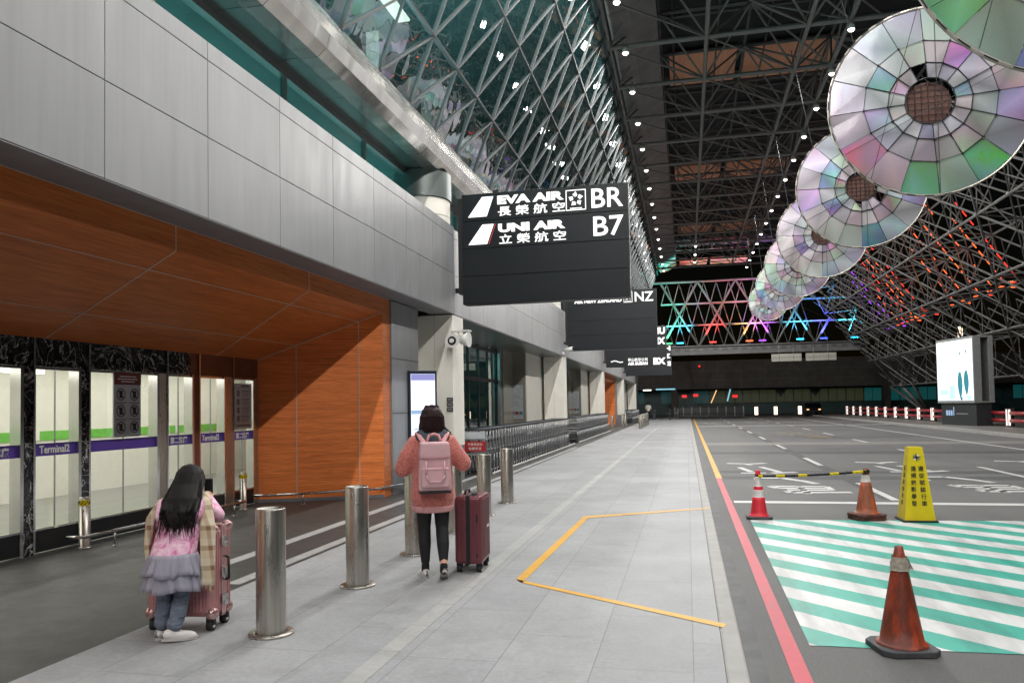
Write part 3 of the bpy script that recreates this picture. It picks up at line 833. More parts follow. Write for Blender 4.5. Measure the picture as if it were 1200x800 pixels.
sign(16.5, 'large black airline sign with two lit rows ending BR and B7, nearest of the row', {
    0: [('tail', .16, .75, .09, .53, 0), ('B', .84, 2.34, .335, .53, 'EVA AIR'), ('C', .85, 2.36, .07, .29, '長 榮 航 空'), ('star', 2.38, 2.82, .08, .53, ''), ('R', 2.94, 3.62, .10, .52, 'BR')],
    1: [('tail', .16, .75, .09, .53, 1), ('B', .85, 2.36, .325, .52, 'UNI AIR'), ('C', .87, 2.37, .06, .28, '立 榮 航 空'), ('R', 2.97, 3.62, .10, .53, 'B7')]})
sign(32.2, 'black airline sign lit with NZ, mostly blank, second of the row', {
    0: [('B', .3, 2.3, .12, .32, 'AIR NEW ZEALAND'), ('C', .5, 2.2, .36, .54, '紐 西 蘭 航 空'), ('star', 2.38, 2.74, .08, .53, ''), ('R', 2.84, 3.6, .10, .50, 'NZ')]})
sign(47.9, 'black airline sign with lit letters BX on its lowest row, third of the row', {
    0: [('C', .6, 2.2, .1, .5, '海 南 航 空'), ('B', 2.9, 3.65, .1, .52, 'HU')], 1: [('C', .6, 2.2, .1, .5, '香 港 航 空'), ('B', 2.9, 3.65, .1, .52, 'HX')],
    3: [('bird', .3, 1.05, .3, .4, ''), ('C', 1.35, 2.55, .33, .54, '釜山航空公司'), ('B', 1.35, 2.55, .1, .29, 'AIR BUSAN'), ('B', 2.9, 3.65, .1, .52, 'BX')]})
sign(63.5, 'black airline sign with H and Z letters stacked at its edge, farthest of the row', {
    0: [('B', 2.75, 3.65, .12, .5, 'NH')], 1: [('B', 2.75, 3.65, .12, .5, 'OZ')], 2: [('B', 2.75, 3.65, .12, .5, 'CI'), ('C', .6, 2.2, .1, .4, '中 華 航 空')]})

# ------------------------------------------------------------------ canopy roof
R = thing('canopy_roof', 'dark space frame roof of grey steel tubes over the drop-off road', 'canopy')
ZB, ZT = 14.55, 16.5
XB = [-2.4, 1.0, 4.4, 5.75, 9.35]; XT = [-.7, 2.7, 6.1]
SP = 3.6; Y0 = -33.6; NY = 31
YS = [Y0+SP*i for i in range(NY)]
for i, y in enumerate(YS):
    b = MB(); q = y+SP/2
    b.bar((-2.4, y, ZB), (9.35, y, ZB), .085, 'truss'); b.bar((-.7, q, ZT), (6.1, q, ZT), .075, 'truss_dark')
    if i < NY-1:
        for xb in XB:
            b.bar((xb, y, ZB), (xb, y+SP, ZB), .08 if xb in (1.0, 5.75, 4.4) else .06, 'truss')
            for xt in XT:
                if abs(xt-xb) < 3.5:
                    b.bar((xb, y, ZB), (xt, q, ZT), .042, 'truss', 5); b.bar((xb, y+SP, ZB), (xt, q, ZT), .042, 'truss', 5)
        for xt in XT: b.bar((xt, q, ZT), (xt, q+SP, ZT), .06, 'truss_dark', 5)
        for xa, xc in ((-2.4, 1.0), (1.0, 4.4)): b.bar((xa, y, ZB), (xc, y+SP, ZB), .04, 'truss', 5)
        b.bar((-2.4, q, ZB+1.0), (-.7, q, ZT), .04, 'truss_dark', 5); b.bar((6.1, q, ZT), (9.35, y, ZB), .055, 'truss', 5)
        b.bar((9.35, y, ZB), (8.0, q, ZT+.2), .05, 'truss_dark', 5); b.bar((8.0, q, ZT+.2), (6.1, q, ZT), .05, 'truss_dark', 5)
        for xa in (-.2, 1.6, 3.6, 5.0): b.bar((xa, y, ZT+.35), (xa, y+SP, ZT+.35), .04, 'truss_dark', 4)
    b.build('roof_truss', R)
b = MB(); b.bb(-2.5, 10.5, -34, 77.5, 17.1, 17.3, 'deck'); b.bb(-4.5, -2.4, -34, 77.5, 15.62, 17.1, 'deck')
for k in range(48): b.bb(-.6, 10, -16+k*1.95, -15.85+k*1.95, 17.0, 17.099, 'truss_dark')
b.build('roof_deck', R)
b = MB()
for k in range(6):
    y = 33.8-16.5*2+16.5*k
    b.bb(-.4, 2.5, y, y+3.4, 16.85, 16.95, 'tan_board'); b.bb(2.85, 6.6, y, y+3.4, 16.85, 16.95, 'tan_board')
b.build('ceiling_board', R)
b = MB(); yy = -17.
while yy < 77:
    b.face([(-2.36, yy, 15.05), (-2.36, yy+3.58, 15.05), (-1.6, yy+3.58, 15.2), (-1.6, yy, 15.2)], 'grey_membrane')
    b.face([(-1.6, yy, 15.2), (-1.6, yy+3.58, 15.2), (-.72, yy+3.58, 15.75), (-.72, yy, 15.75)], 'grey_membrane'); yy += 3.6
b.build('ceiling_membrane', R, normals=False)
# inclined side frame down to the far pavement
A_ = .8; X0_ = 21.
PL = lambda z, y, o=0.: (X0_-A_*z+.78*o, y, z+.62*o)
ZR = [.1, 2.9, 5.3, 7.6, 9.95, 12.25, 14.55]
for i, y in enumerate(YS[10:]):
    b = MB(); i5 = i
    for k in range(len(ZR)-1):
        z0, z1 = ZR[k], ZR[k+1]; s = 1 if (k+i) % 2 else 0
        if k == 0 and i % 4: continue
        if k > 0:
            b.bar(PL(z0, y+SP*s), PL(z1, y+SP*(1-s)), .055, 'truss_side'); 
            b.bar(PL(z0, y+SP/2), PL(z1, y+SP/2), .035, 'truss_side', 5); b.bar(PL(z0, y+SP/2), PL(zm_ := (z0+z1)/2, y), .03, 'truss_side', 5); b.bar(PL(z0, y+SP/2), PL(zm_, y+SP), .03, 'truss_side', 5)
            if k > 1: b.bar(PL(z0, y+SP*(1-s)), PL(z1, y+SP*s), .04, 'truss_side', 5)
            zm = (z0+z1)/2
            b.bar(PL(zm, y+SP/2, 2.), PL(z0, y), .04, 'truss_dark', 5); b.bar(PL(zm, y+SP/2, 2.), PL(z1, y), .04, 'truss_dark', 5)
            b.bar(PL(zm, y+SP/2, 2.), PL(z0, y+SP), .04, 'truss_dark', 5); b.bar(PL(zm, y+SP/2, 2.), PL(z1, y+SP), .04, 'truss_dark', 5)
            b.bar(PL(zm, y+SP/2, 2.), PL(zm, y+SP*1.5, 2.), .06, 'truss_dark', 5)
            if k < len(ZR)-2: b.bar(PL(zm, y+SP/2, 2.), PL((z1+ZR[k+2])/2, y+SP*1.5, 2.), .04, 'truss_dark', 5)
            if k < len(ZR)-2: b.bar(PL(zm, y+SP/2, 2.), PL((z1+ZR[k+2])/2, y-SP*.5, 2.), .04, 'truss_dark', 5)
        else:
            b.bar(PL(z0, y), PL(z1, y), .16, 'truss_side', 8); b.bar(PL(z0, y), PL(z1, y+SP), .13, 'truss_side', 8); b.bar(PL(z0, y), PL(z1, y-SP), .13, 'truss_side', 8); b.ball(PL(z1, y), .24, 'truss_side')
    for z in ZR[1:]: b.bar(PL(z, y), PL(z, y+SP), .07, 'truss_side'); b.ball(PL(z, y), .13, 'truss_side', u=8, v=5)
    b.build('side_frame', R)
# gable lattice and beam at the far end
YG = 77.6
zr = [7.15, 9.3, 11.45, 13.6]
XL = lambda z: X0_-A_*z
for j in range(6):
    xa = -2.3+3.6*j; b = MB()
    for p, q in (((xa, 7.15), (xa+3.6, 13.6)), ((xa+3.6, 7.15), (xa, 13.6))):
        e = V((q[0], YG, q[1])); a = V((p[0], YG, p[1]))
        if e.x > XL(13.6): t_ = (XL(7.15)-a.x+.8*0)/((e.x-a.x)+.8*(e.z-a.z)); e = a.lerp(e, max(0, min(1, t_)))
        if a.x > XL(7.15): continue
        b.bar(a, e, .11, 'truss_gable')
    for k in range(3):
        z0, z1 = zr[k], zr[k+1]
        for s_ in range(3):
            x0 = xa+1.2*s_
            if x0+1.2 > XL(z1): continue
            o_ = .6 if k % 2 else 0
            b.bar((x0+o_, YG+.7, z0), (x0+.6+o_, YG+.7, z1), .045, 'truss_gable', 5); b.bar((x0+1.2+o_, YG+.7, z0), (x0+.6+o_, YG+.7, z1), .045, 'truss_gable', 5)
        b.bar((xa, YG+.7, z0), (min(xa+3.6, XL(z0)), YG+.7, z0), .05, 'truss_gable', 5)
        if k: b.bar((xa, YG, z0), (min(xa+3.6, XL(z0)), YG, z0), .07, 'truss_gable', 6)
    b.build('gable_lattice', R)
b = MB(); b.bb(-4.8, 16.5, YG-.3, YG+.5, 6.35, 7.0, 'truss_dark')
for z, r in ((7.15, .14), (13.6, .12)): b.bar((-4.8, YG, z), (X0_-A_*z, YG, z), r, 'truss_gable')
for k in range(24): b.bb(-4.6+k*.9, -4.1+k*.9, YG-.38, YG-.31, 6.75, 6.95, 'truss_gable')
b.bar((15.4, YG, 7.0), (21.2, YG, 8.6), .12, 'truss_gable'); b.bar((15.4, YG-3, 6.9), (15.4, YG, 7), .1, 'truss_gable')
b.build('end_beam', R)
# downlights
def downlight(x, y, z, label, group):
    return thing('ceiling_downlight', label, 'downlight', (x, y, z), 0, group)
def make_light():
    t = downlight(0, 0, 0, '', '')
    b = MB(); b.lathe([(.0, .42), (.03, .42), (.03, .2), (.12, .18), (.13, .0), (.115, .0)], 'white_plastic', 14); b.build('housing', t)
    b = MB(); b.ball((0, 0, 0), .095, 'lamp_glow', (1, 1, .75), 12, 8); b.build('lens', t)
    return t
L0 = make_light(); L0T = tree_of(L0); first = True
spot = bpy.data.lights.new('downlight_beam', 'SPOT'); spot.energy = 880; spot.color = (1, .975, .94)
spot.spot_size = math.radians(176); spot.spot_blend = .12; spot.shadow_soft_size = .12
dim = spot.copy(); dim.energy = 540
for x, z, ya, nm in ((-1.85, 14.3, 24, 'beside the glass wall'), (5.75, 14.2, 27, 'above the hanging discs'), (1.0, 14.3, 62, 'along the middle of the roof')):
    c = 0
    for i, y in enumerate(YS):
        if x == 1.0 and not (i in (27, 28, 29)): continue
        vis = y > ya
        if vis: c += 1; lb = 'small white downlight, %s from the camera in the row %s' % (nth(c), nm)
        else: lb = 'small white downlight overhead, out of the picture, in the row %s' % nm
        if x == 1.0 and not vis: continue
        gr = 'roof downlights '+nm
        if first: t = L0; t.location = (x, y, z); t['label'] = lb; t['group'] = gr; first = False
        else: t = dup(L0, (x, y, z), None, lb, gr, L0T)
        if x != 1.0:
            o = bpy.data.objects.new('downlight_beam', dim if y < 4 else spot); COL.objects.link(o); o.parent = t; o.location = (0, 0, -.16)
# ------------------------------------------------------------------ coloured stage lights on the frame
def led(mat, col, loc, tgt, power, label, size=(.5, .12, .08), cone=85):
    t = thing('flood_light', label, 'flood light', loc, 0, 'coloured flood lights on the roof frame')
    b = MB(); b.bb(-size[0]/2, size[0]/2, -size[1]/2, size[1]/2, -size[2]/2, size[2]/2-.012, 'black_metal'); b.build('housing', t)
    b = MB(); b.bb(-size[0]/2+.02, size[0]/2-.02, -size[1]/2-.004, size[1]/2-.02, -size[2]/2+.01, size[2]/2, mat); b.build('lens', t)
    lamp('flood_beam', 'SPOT', (0, -.1, .15), power, col, t, target=V(tgt)-V(loc), spot_size=math.radians(cone), spot_blend=.5, shadow_soft_size=.1)
GC = [('led_green', (.1, 1, .35), -1.6, 'green'), ('led_cyan', (.1, .7, 1), -.5, 'cyan'), ('glow_red', (1, .06, .05), 2.6, 'red'), ('glow_orange', (1, .35, .1), 6.0, 'orange'), ('glow_purple', (.6, .1, 1), 7.2, 'purple'),
      ('led_cyan', (.1, .65, 1), 10.6, 'pale blue'), ('led_blue', (.1, .12, 1), 12.7, 'deep blue'), ('led_cyan', (.1, .75, 1), 15.4, 'turquoise')]
for m, c, x, nm in GC: led(m, c, (x, YG-.75, 7.5), (x, YG+.3, 10.5), 5200, nm+' flood light at the foot of the far gable lattice', (.7, .14, .14))
b = None
for yb, m, c, nm in ((44.5, 'glow_orange', (1, .25, .07), 'orange'), (47.5, 'glow_red', (1, .1, .05), 'orange red'), (51, 'glow_orange', (1, .3, .08), 'amber orange'), (57, 'glow_red', (1, .1, .06), 'red'), (61, 'glow_orange', (1, .25, .08), 'scarlet'), (65, 'glow_purple', (.6, .1, 1), 'violet')):
    p = PL(6.6, yb, 1.2)
    led(m, c, p, PL(11, yb+.5, .7), 300, nm+' flood light low on the sloping side frame', (.26, .1, .08))
# flood-lit glow on the side frame members, painted as emissive dashes
for yb, m, nm in ((42.5, 'glow_red', 'faint red'), (44, 'glow_orange', 'faint short amber'), (58.9, 'glow_orange', 'narrow bright orange'), (61.5, 'glow_red', 'narrow red'), (64, 'glow_orange', 'narrow short orange'), (49.6, 'glow_orange', 'narrow amber'), (45.6, 'glow_orange', 'amber'), (47.6, 'glow_orange', 'tall amber'), (51.6, 'glow_orange', 'short amber'), (57.5, 'glow_red', 'red'), (60.2, 'glow_orange', 'bright orange'), (62.8, 'glow_red', 'short red'), (65.4, 'glow_purple', 'violet'), (67, 'glow_purple', 'long violet')):
    t = thing('painted_glow', nm+' broken line of painted light running up the sloping side frame', 'painted glow', PL(7.1, yb, .9), 0, 'painted glow lines on the side frame')
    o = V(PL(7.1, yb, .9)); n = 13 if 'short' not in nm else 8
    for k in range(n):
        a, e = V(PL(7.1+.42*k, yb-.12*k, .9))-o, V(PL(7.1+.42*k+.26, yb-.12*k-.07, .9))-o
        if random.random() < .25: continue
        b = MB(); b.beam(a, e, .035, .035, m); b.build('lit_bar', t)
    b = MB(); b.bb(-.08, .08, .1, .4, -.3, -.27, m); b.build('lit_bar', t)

# ------------------------------------------------------------------ holographic discs
PAST = [(176, 196, 226), (150, 150, 232), (120, 238, 150), (206, 206, 206), (238, 170, 160), (206, 150, 226), (128, 206, 196), (150, 214, 214), (214, 214, 226), (196, 196, 196), (214, 182, 206), (150, 186, 206)]
DD = [(12.1, 2.64, 'largest holographic disc, cut off by the top corner of the view'), (19.3, 2.40, 'big holographic disc with brown centre, second and fully in view'),
      (26.5, 2.16, 'third holographic disc, half hidden behind the big one'), (33.8, 1.95, 'fourth holographic disc with green and pink panels at its left edge'),
      (41.0, 1.76, 'fifth holographic disc along the chain'), (48.2, 1.58, 'sixth holographic disc, second from the far end'), (55.5, 1.42, 'smallest holographic disc at the far end of the chain')]
for k, (y, rad, lb) in enumerate(DD):
    random.seed(20+k)
    y *= 1.06; rad *= .975
    t = thing('holographic_disc', lb, 'hanging disc', (6.0, y, 8.95), 0, 'holographic discs hung in a chain')
    n = 16; rings = [.245, .41, .65, .985]
    b = MB(); cols = []
    a_ = random.random()
    for j in range(3):
        for s in range(n):
            a0, a1 = 2*PI*(s+a_)/n, 2*PI*(s+1+a_)/n; g = .003
            if j == 0 and random.random() < .12: continue
            c0, c1 = rings[j]*rad, rings[j+1]*rad
            st = 3 if j == 2 else 1
            pts = [(c0*math.cos(a0+g), 0, c0*math.sin(a0+g))] + [(c1*math.cos(a0+g+(a1-a0-2*g)*q/st), 0, c1*math.sin(a0+g+(a1-a0-2*g)*q/st)) for q in range(st+1)] + [(c0*math.cos(a1-g), 0, c0*math.sin(a1-g))]
            dy = random.uniform(-.012, .012)
            pts = [(p[0], dy+random.uniform(-.006, .006), p[2]) for p in pts]
            b.prism(pts, (0, .008, 0), 'holographic_film')
            hue = .36+.6*((1.7*(s+.5)/n+.22*j+.13*k+(.5 if k == 0 else 0)+random.uniform(-.13, .13)) % 1.); sat = random.choice((.03, .05, .06, .08, .1, .12, .16, .2, .34))
            col = [c*255 for c in colorsys.hsv_to_rgb(hue, sat, random.uniform(.62, .8))]; hsv = (hue, sat)
            v = 1.; cols.append((hsv, col[0]*0+max(col)/255, len(pts)+2))
    o = b.build('film_panel', t)
    ca = o.data.color_attributes.new('Col', 'FLOAT_COLOR', 'CORNER'); li = 0; pi = 0
    ph = random.random()*6
    for (hu, sa), va, nf in cols:
        for _ in range(nf):
            for vi in o.data.polygons[pi].vertices:
                p = o.data.vertices[vi].co; q = math.hypot(p.x, p.z)/rad; an = math.atan2(p.z, p.x)
                h2 = (hu+.22*q+.05*math.sin(an*9+ph)) % 1.; h2 = h2 if h2 > .3 else .3+h2*.9
                s2 = max(0, min(.5, sa*(.55+.9*q*abs(math.sin(an*5+ph+q*4))))); v2 = va*(.9+.14*math.sin(an*7+q*9+ph))
                ca.data[li].color = lin(*[c*255 for c in colorsys.hsv_to_rgb(h2, s2, min(1, v2))]); li += 1
            pi += 1
    b = MB(); m_ = 72
    for s in range(m_):
        a0, a1 = 2*PI*s/m_, 2*PI*(s+1)/m_
        b.bar((rad*math.cos(a0), 0, rad*math.sin(a0)), (rad*math.cos(a1), 0, rad*math.sin(a1)), .03, 'disc_rim', 6, caps=False)
        if s % 2: b.bar((rad*1.005*math.cos(a0), -.05, rad*1.005*math.sin(a0)), (rad*1.005*math.cos(a1), -.05, rad*1.005*math.sin(a1)), .012, 'black_metal', 4)
    b.build('rim', t)
    b = MB()
    for s in range(n):
        a0 = 2*PI*(s+a_)/n; b.bar((rings[0]*rad*math.cos(a0), -.025, rings[0]*rad*math.sin(a0)), (rings[2]*rad*math.cos(a0), -.025, rings[2]*rad*math.sin(a0)), .01, 'black_metal', 5)
        b.bar((rings[2]*rad*math.cos(a0), -.02, rings[2]*rad*math.sin(a0)), (rad*math.cos(a0), -.02, rad*math.sin(a0)), .004, 'black_metal', 4)
        a1 = 2*PI*(s+1+a_)/n
        for q, r_ in ((rings[0], .016), (rings[1], .014), (rings[2], .007)): b.bar((q*rad*math.cos(a0), -.025, q*rad*math.sin(a0)), (q*rad*math.cos(a1), -.025, q*rad*math.sin(a1)), r_, 'black_metal', 5)
        for q in (rings[1], rings[2]): b.ball((q*rad*math.cos(a0), -.03, q*rad*math.sin(a0)), .03, 'black_metal', u=6, v=4)
    b.build('spoke', t)
    b = MB(); hr = rings[0]*rad*.93
    for s in range(7):
        xx = -hr+2*hr*(s+.5)/7; hh = math.sqrt(max(0, hr*hr-xx*xx)); b.bar((xx, .1, -hh), (xx, .1, hh), .009, 'black_metal', 4); b.bar((-hh, .12, xx), (hh, .12, xx), .009, 'black_metal', 4)
    b.prism([(hr*math.cos(2*PI*s/24), .16, hr*math.sin(2*PI*s/24)) for s in range(24)], (0, .02, 0), 'hub_brown'); b.build('hub', t)
    b = MB()
    for sx in (-.72, .72): b.bar((sx*rad, .0, rad*.69), (sx*rad*1.3, 1.2, 5.5), .012, 'black_metal', 4)
    b.bar((.15, -.06, -rad*.98), (.15, -.06, rad*.98), .006, 'black_metal', 4); b.bar((-rad*.6, -.06, -rad*.78), (-rad*.1, -.06, rad*.98), .006, 'black_metal', 4); b.bar((-rad*.85, -.06, -rad*.5), (rad*.9, -.06, rad*.35), .006, 'black_metal', 4)
    b.bar((.6*rad, 0, -rad*.8), (1.6*rad, 1.0, -1.2*rad), .01, 'black_metal', 4); b.build('wire', t)
# ------------------------------------------------------------------ bollards
def make_bollard():
    t = thing('steel_bollard', '', 'bollard')
    b = MB(); b.lathe([(0, 0), (.165, 0), (.165, .014), (.112, .016)], 'brushed_steel', 40)
    for k in range(4): b.lathe([(.0, .02), (.012, .02), (.012, .014)], 'chrome', 8, (.14*math.cos(.6+k*PI/2), .14*math.sin(.6+k*PI/2), 0))
    b.build('flange', t)
    b = MB(); b.lathe([(.108, .016), (.108, .915), (.104, .925), (.098, .922), (.098, .905), (0, .905)], 'brushed_steel', 48); b.build('post', t)
    return t
B0 = make_bollard(); B0T = tree_of(B0)
bl = ['brushed steel bollard nearest the camera, beside the rose pink suitcase', 'brushed steel bollard second from the camera, standing between the girl and the woman', 'steel bollard partly hidden behind the left side of the woman in pink', 'steel bollard mostly hidden behind the woman and her suitcase', 'steel bollard just behind the burgundy suitcase', 'steel bollard sixth in the row, last one before the trolleys']
GB = 'bollards along the pavement'
pos = [(-3.04, 5.2+1.535*k) for k in range(6)]
for k, p in enumerate(pos):
    if k == 0: B0.location = (*p, 0); B0['label'] = bl[0]; B0['group'] = GB
    else: dup(B0, (*p, 0), .3*k, bl[k], GB, B0T)
for k in range(6): dup(B0, (-3.04, 51.5+1.9*k, 0), .2*k, '%s bollard of the far group standing on the light paving' % nth(k+1), 'far bollards on the paving', B0T)
for k, (x, y) in enumerate(((-4.9, 51.5), (-4.6, 56.5), (-4.55, 58.5))): dup(B0, (x, y, 0), .2*k, '%s far bollard beside the second wooden entrance' % nth(k+1), 'far bollards by the second entrance', B0T)
for y, lb in ((8.13, 'short steel post with yellow and black tape, at the glass door left of the girl'), (11.62, 'short steel post with yellow and black tape, near the wooden wall')):
    t = thing('guard_post', lb, 'post', (-7.3, y, 0), 0, 'short guard posts at the doors')
    b = MB(); b.lathe([(.085, 0), (.085, .012), (.055, .013), (.055, .61), (.05, .62), (0, .62)], 'brushed_steel', 24); b.build('post', t)
    b = MB(); b.lathe([(.0565, .515), (.0565, .585)], 'yellow_plastic', 24)
    for z in (.53,): 
        for k in range(8):
            a0 = 2*PI*k/8; b.beam((.057*math.cos(a0), .057*math.sin(a0), z), (.057*math.cos(a0+.7), .057*math.sin(a0+.7), z+.04), .022, .006, 'ink')
    b.build('warning_tape', t)
# low bumper rails
def low_rail(name, pts, legs, label):
    t = thing(name, label, 'rail', (pts[0][0], pts[0][1], 0), 0, 'low bumper rails')
    o = V((pts[0][0], pts[0][1], 0))
    b = MB(); b.path([V((*p, .185))-o for p in pts], .021, 'chrome', 10); b.build('tube', t)
    for l in legs:
        b = MB(); b.bar(V((*l, 0))-o, V((*l, .175))-o, .014, 'chrome', 8); b.lathe([(0, .008), (.035, .008), (.035, 0)], 'chrome', 12, V((*l, 0))-o); b.build('leg', t)
low_rail('bumper_rail', [(-7.2, 7.75), (-7.0, 7.8), (-7.0, 11.2), (-7.2, 11.25)], [(-7.0, 8.3), (-7.0, 9.6), (-7.0, 10.9)], 'low steel bumper rail in front of the glass doors, behind the girl')
low_rail('bumper_rail', [(-7.3, 11.95), (-6.95, 12.1), (-5.55, 13.15), (-5.25, 14.6), (-5.2, 15.6)], [(-6.6, 12.37), (-5.9, 12.89), (-5.35, 14.1), (-5.22, 15.2)], 'low steel bumper rail following the foot of the wooden wall')

# ------------------------------------------------------------------ kiosk, loudspeaker, cameras, switches
t = thing('display_kiosk', 'tall lit information screen with dark frame, behind the woman', 'information screen', (-5.2, 14.75, 0), math.radians(38))
b = MB(); b.bb(-.30, .30, 0, .26, .04, 2.4, 'screen_frame'); b.bb(-.26, .26, .03, .23, 0, .038, 'black_metal'); b.build('cabinet', t, bevel=.012)
b = MB(); b.bb(-.255, .255, -.004, -.001, .5, 2.33, 'screen_white'); s = b.build('screen', t)
b = MB(); b.bb(-.25, .25, -.008, -.005, 2.2, 2.325, 'screen_lilac'); b.build('header_bar', s)
b = MB(); b.bb(-.25, .25, -.008, -.005, 1.52, 1.60, 'screen_blue'); b.build('section_bar', s)
for k in range(5): b = MB(); b.bb(-.2, -.1+.05*(k % 2), -.008, -.005, 1.2-.14*k, 1.23-.14*k, 'screen_blue'); b.build('text_row', s)
t = thing('horn_loudspeaker', 'white double horn loudspeaker on column beside the airline sign', 'loudspeaker', (-4.98, 16.28, 3.12))
b = MB(); b.bar((0, .0, -.02), (0, -.22, -.02), .07, 'white_plastic', 16, .16); b.bar((0, -.221, -.02), (0, -.222, -.02), .10, 'black_metal', 14); b.bar((0, -.22, -.02), (0, -.26, -.02), .05, 'white_plastic', 12); b.build('horn', t)
b = MB(); b.bar((.16, -.1, .0), (.36, -.12, .0), .09, 'white_plastic', 16, .17); b.build('horn', t)
b = MB(); b.beam((-.06, 0, .2), (.36, -.05, .2), .2, .03, 'white_plastic'); b.bar((.1, -.05, 0), (.1, -.05, .2), .02, 'white_plastic'); b.bb(-.06, .1, -.03, .03, -.05, .05, 'white_plastic'); b.build('bracket', t)
t = thing('security_camera', 'white security camera on bracket under the fascia beside the second sign', 'camera', (-5.0, 32.0, 3.95))
b = MB(); b.bar((.02, 0, 0), (.42, -.2, .06), .085, 'white_plastic', 12); b.bar((.42, -.2, .06), (.44, -.21, .062), .07, 'black_metal', 12); b.build('housing', t)
b = MB(); b.bar((-.06, 0, -.12), (.12, -.04, -.02), .035, 'white_plastic'); b.ball((-.02, 0, -.12), .08, 'white_plastic'); b.build('bracket', t)
t = thing('wall_switch', 'small black wall plates on the pale column beside the kiosk', 'wall plate', (-5.12, 16.297, 1.55))
b = MB()
for k in range(3): b.bb(-.07, .07, -.012, 0, .11*k, .11*k+.09, 'ink'); b.bb(-.05, .05, -.014, -.0125, .11*k+.02, .11*k+.07, 'plinth')
b.build('plate', t)

# ------------------------------------------------------------------ luggage trolleys
def make_cart():
    t = thing('luggage_trolley', '', 'luggage trolley')
    b = MB(); r = .016
    for x in (-.29, .29):
        b.path([(x, .02, .1), (x, 0, .5), (x, -.03, 1.08)], r, 'cart_steel', 8); b.bar((x, .02, .1), (x*.7, .82, .11), r, 'cart_steel', 8)
        b.bar((x, 0, .62), (x*.95, .25, .62), r*.8, 'cart_steel')
    b.bar((-.29, 0, .5), (.29, 0, .5), r, 'cart_steel'); b.bar((-.29, -.018, .86), (.29, -.018, .86), r*.8, 'cart_steel'); b.bar((-.27, .25, .62), (.27, .25, .62), r*.8, 'cart_steel')
    b.bar((-.2, .82, .11), (.2, .82, .11), r, 'cart_steel'); b.build('frame', t)
    b = MB(); b.bar((-.31, -.04, 1.1), (.31, -.04, 1.1), .024, 'cart_dark', 10); b.beam((-.29, .01, 1.08), (.29, .01, 1.08), .06, .02, 'cart_steel'); b.build('handle', t)
    b = MB()
    for k in range(7): b.bar((-.24+.08*k, .04, .12), (-.18+.06*k, .8, .12), .006, 'cart_dark', 5)
    for k in range(4): b.bar((-.28+.015*k, .1+.2*k, .12), (.28-.015*k, .1+.2*k, .12), .008, 'cart_dark', 5)
    b.build('platform', t)
    b = MB()
    for k in range(5): b.bar((-.26+.13*k, .02, .62), (-.26+.13*k, .25, .64), .004, 'cart_dark', 4)
    for z in (.66, .70): b.bar((-.27, .25, z), (.27, .25, z), .005, 'cart_steel', 4)
    b.build('basket', t)
    for x, y in ((-.27, .03), (.27, .03), (0, .8)):
        b = MB(); b.bar((x-.018, y, .06), (x+.018, y, .06), .06, 'rubber', 14); b.bar((x-.022, y, .06), (x+.022, y, .06), .025, 'white_plastic', 8); b.bb(x-.028, x+.028, y-.01, y+.01, .06, .13, 'cart_steel'); b.build('wheel', t)
    return t
K0 = make_cart(); K0T = tree_of(K0); n = 0
for x, y0, y1, nm, gr in ((-4.97, 17.8, 31.0, 'long near row', 'trolleys nested in the near row'), (-4.97, 33.4, 46.8, 'second row', 'trolleys nested in the second row'), (-4.9, 67, 76.5, 'farthest row', 'trolleys nested in the far row')):
    y = y0; k = 0
    while y < y1:
        k += 1; lb = 'nested steel luggage trolley, %s from the near end of the %s' % (nth(k), nm)
        if n == 0: lb = 'front luggage trolley with red notice board, nearest end of the long row'
        if n == 0: K0.location = (x, y, 0); K0['label'] = lb; K0['group'] = gr
        else: dup(K0, (x+random.uniform(-.008, .008), y, 0), random.uniform(-.01, .01), lb, gr, K0T)
        n += 1; y += .315
b = MB(); b.bb(-.26, .26, -.042, -.034, .885, 1.05, 'poster'); b.build('panel', K0)
b = MB(); b.bb(-.26, .26, -.04, -.028, .58, .82, 'red_board'); rb = b.build('notice', K0)
text('writing', '手推車請勿', (-.18, -.042, .715), (1, 0, 0), (0, 0, 1), .36, .07, 'white_plastic', rb)
text('writing', '推離車道', (-.16, -.042, .615), (1, 0, 0), (0, 0, 1), .32, .07, 'white_plastic', rb)
for y0, y1, lb in ((18.0, 31.9, 'pale steel floor rail guiding the long near row of trolleys'), (33.2, 47.4, 'pale steel floor rail guiding the second row of trolleys')):
    t = thing('trolley_rail', lb, 'floor rail', (-4.6, y0, 0)); b = MB(); b.bb(-.02, .02, 0, y1-y0, .02, .06, 'white_plastic'); b.build('bar', t)
    b = MB()
    for k in range(9): b.bb(-.03, .03, k*(y1-y0-.1)/8, k*(y1-y0-.1)/8+.08, 0, .019, 'cart_steel')
    b.build('foot', t)
for k, (x, y, rz) in enumerate(((-1.7, 79, 1.3), (-.9, 79.4, 1.5))): dup(K0, (x, y, 0), rz, ('stray luggage trolley alone at far end of the pavement', 'second stray trolley, right of the other at pavement end')[k], 'stray trolleys', K0T)

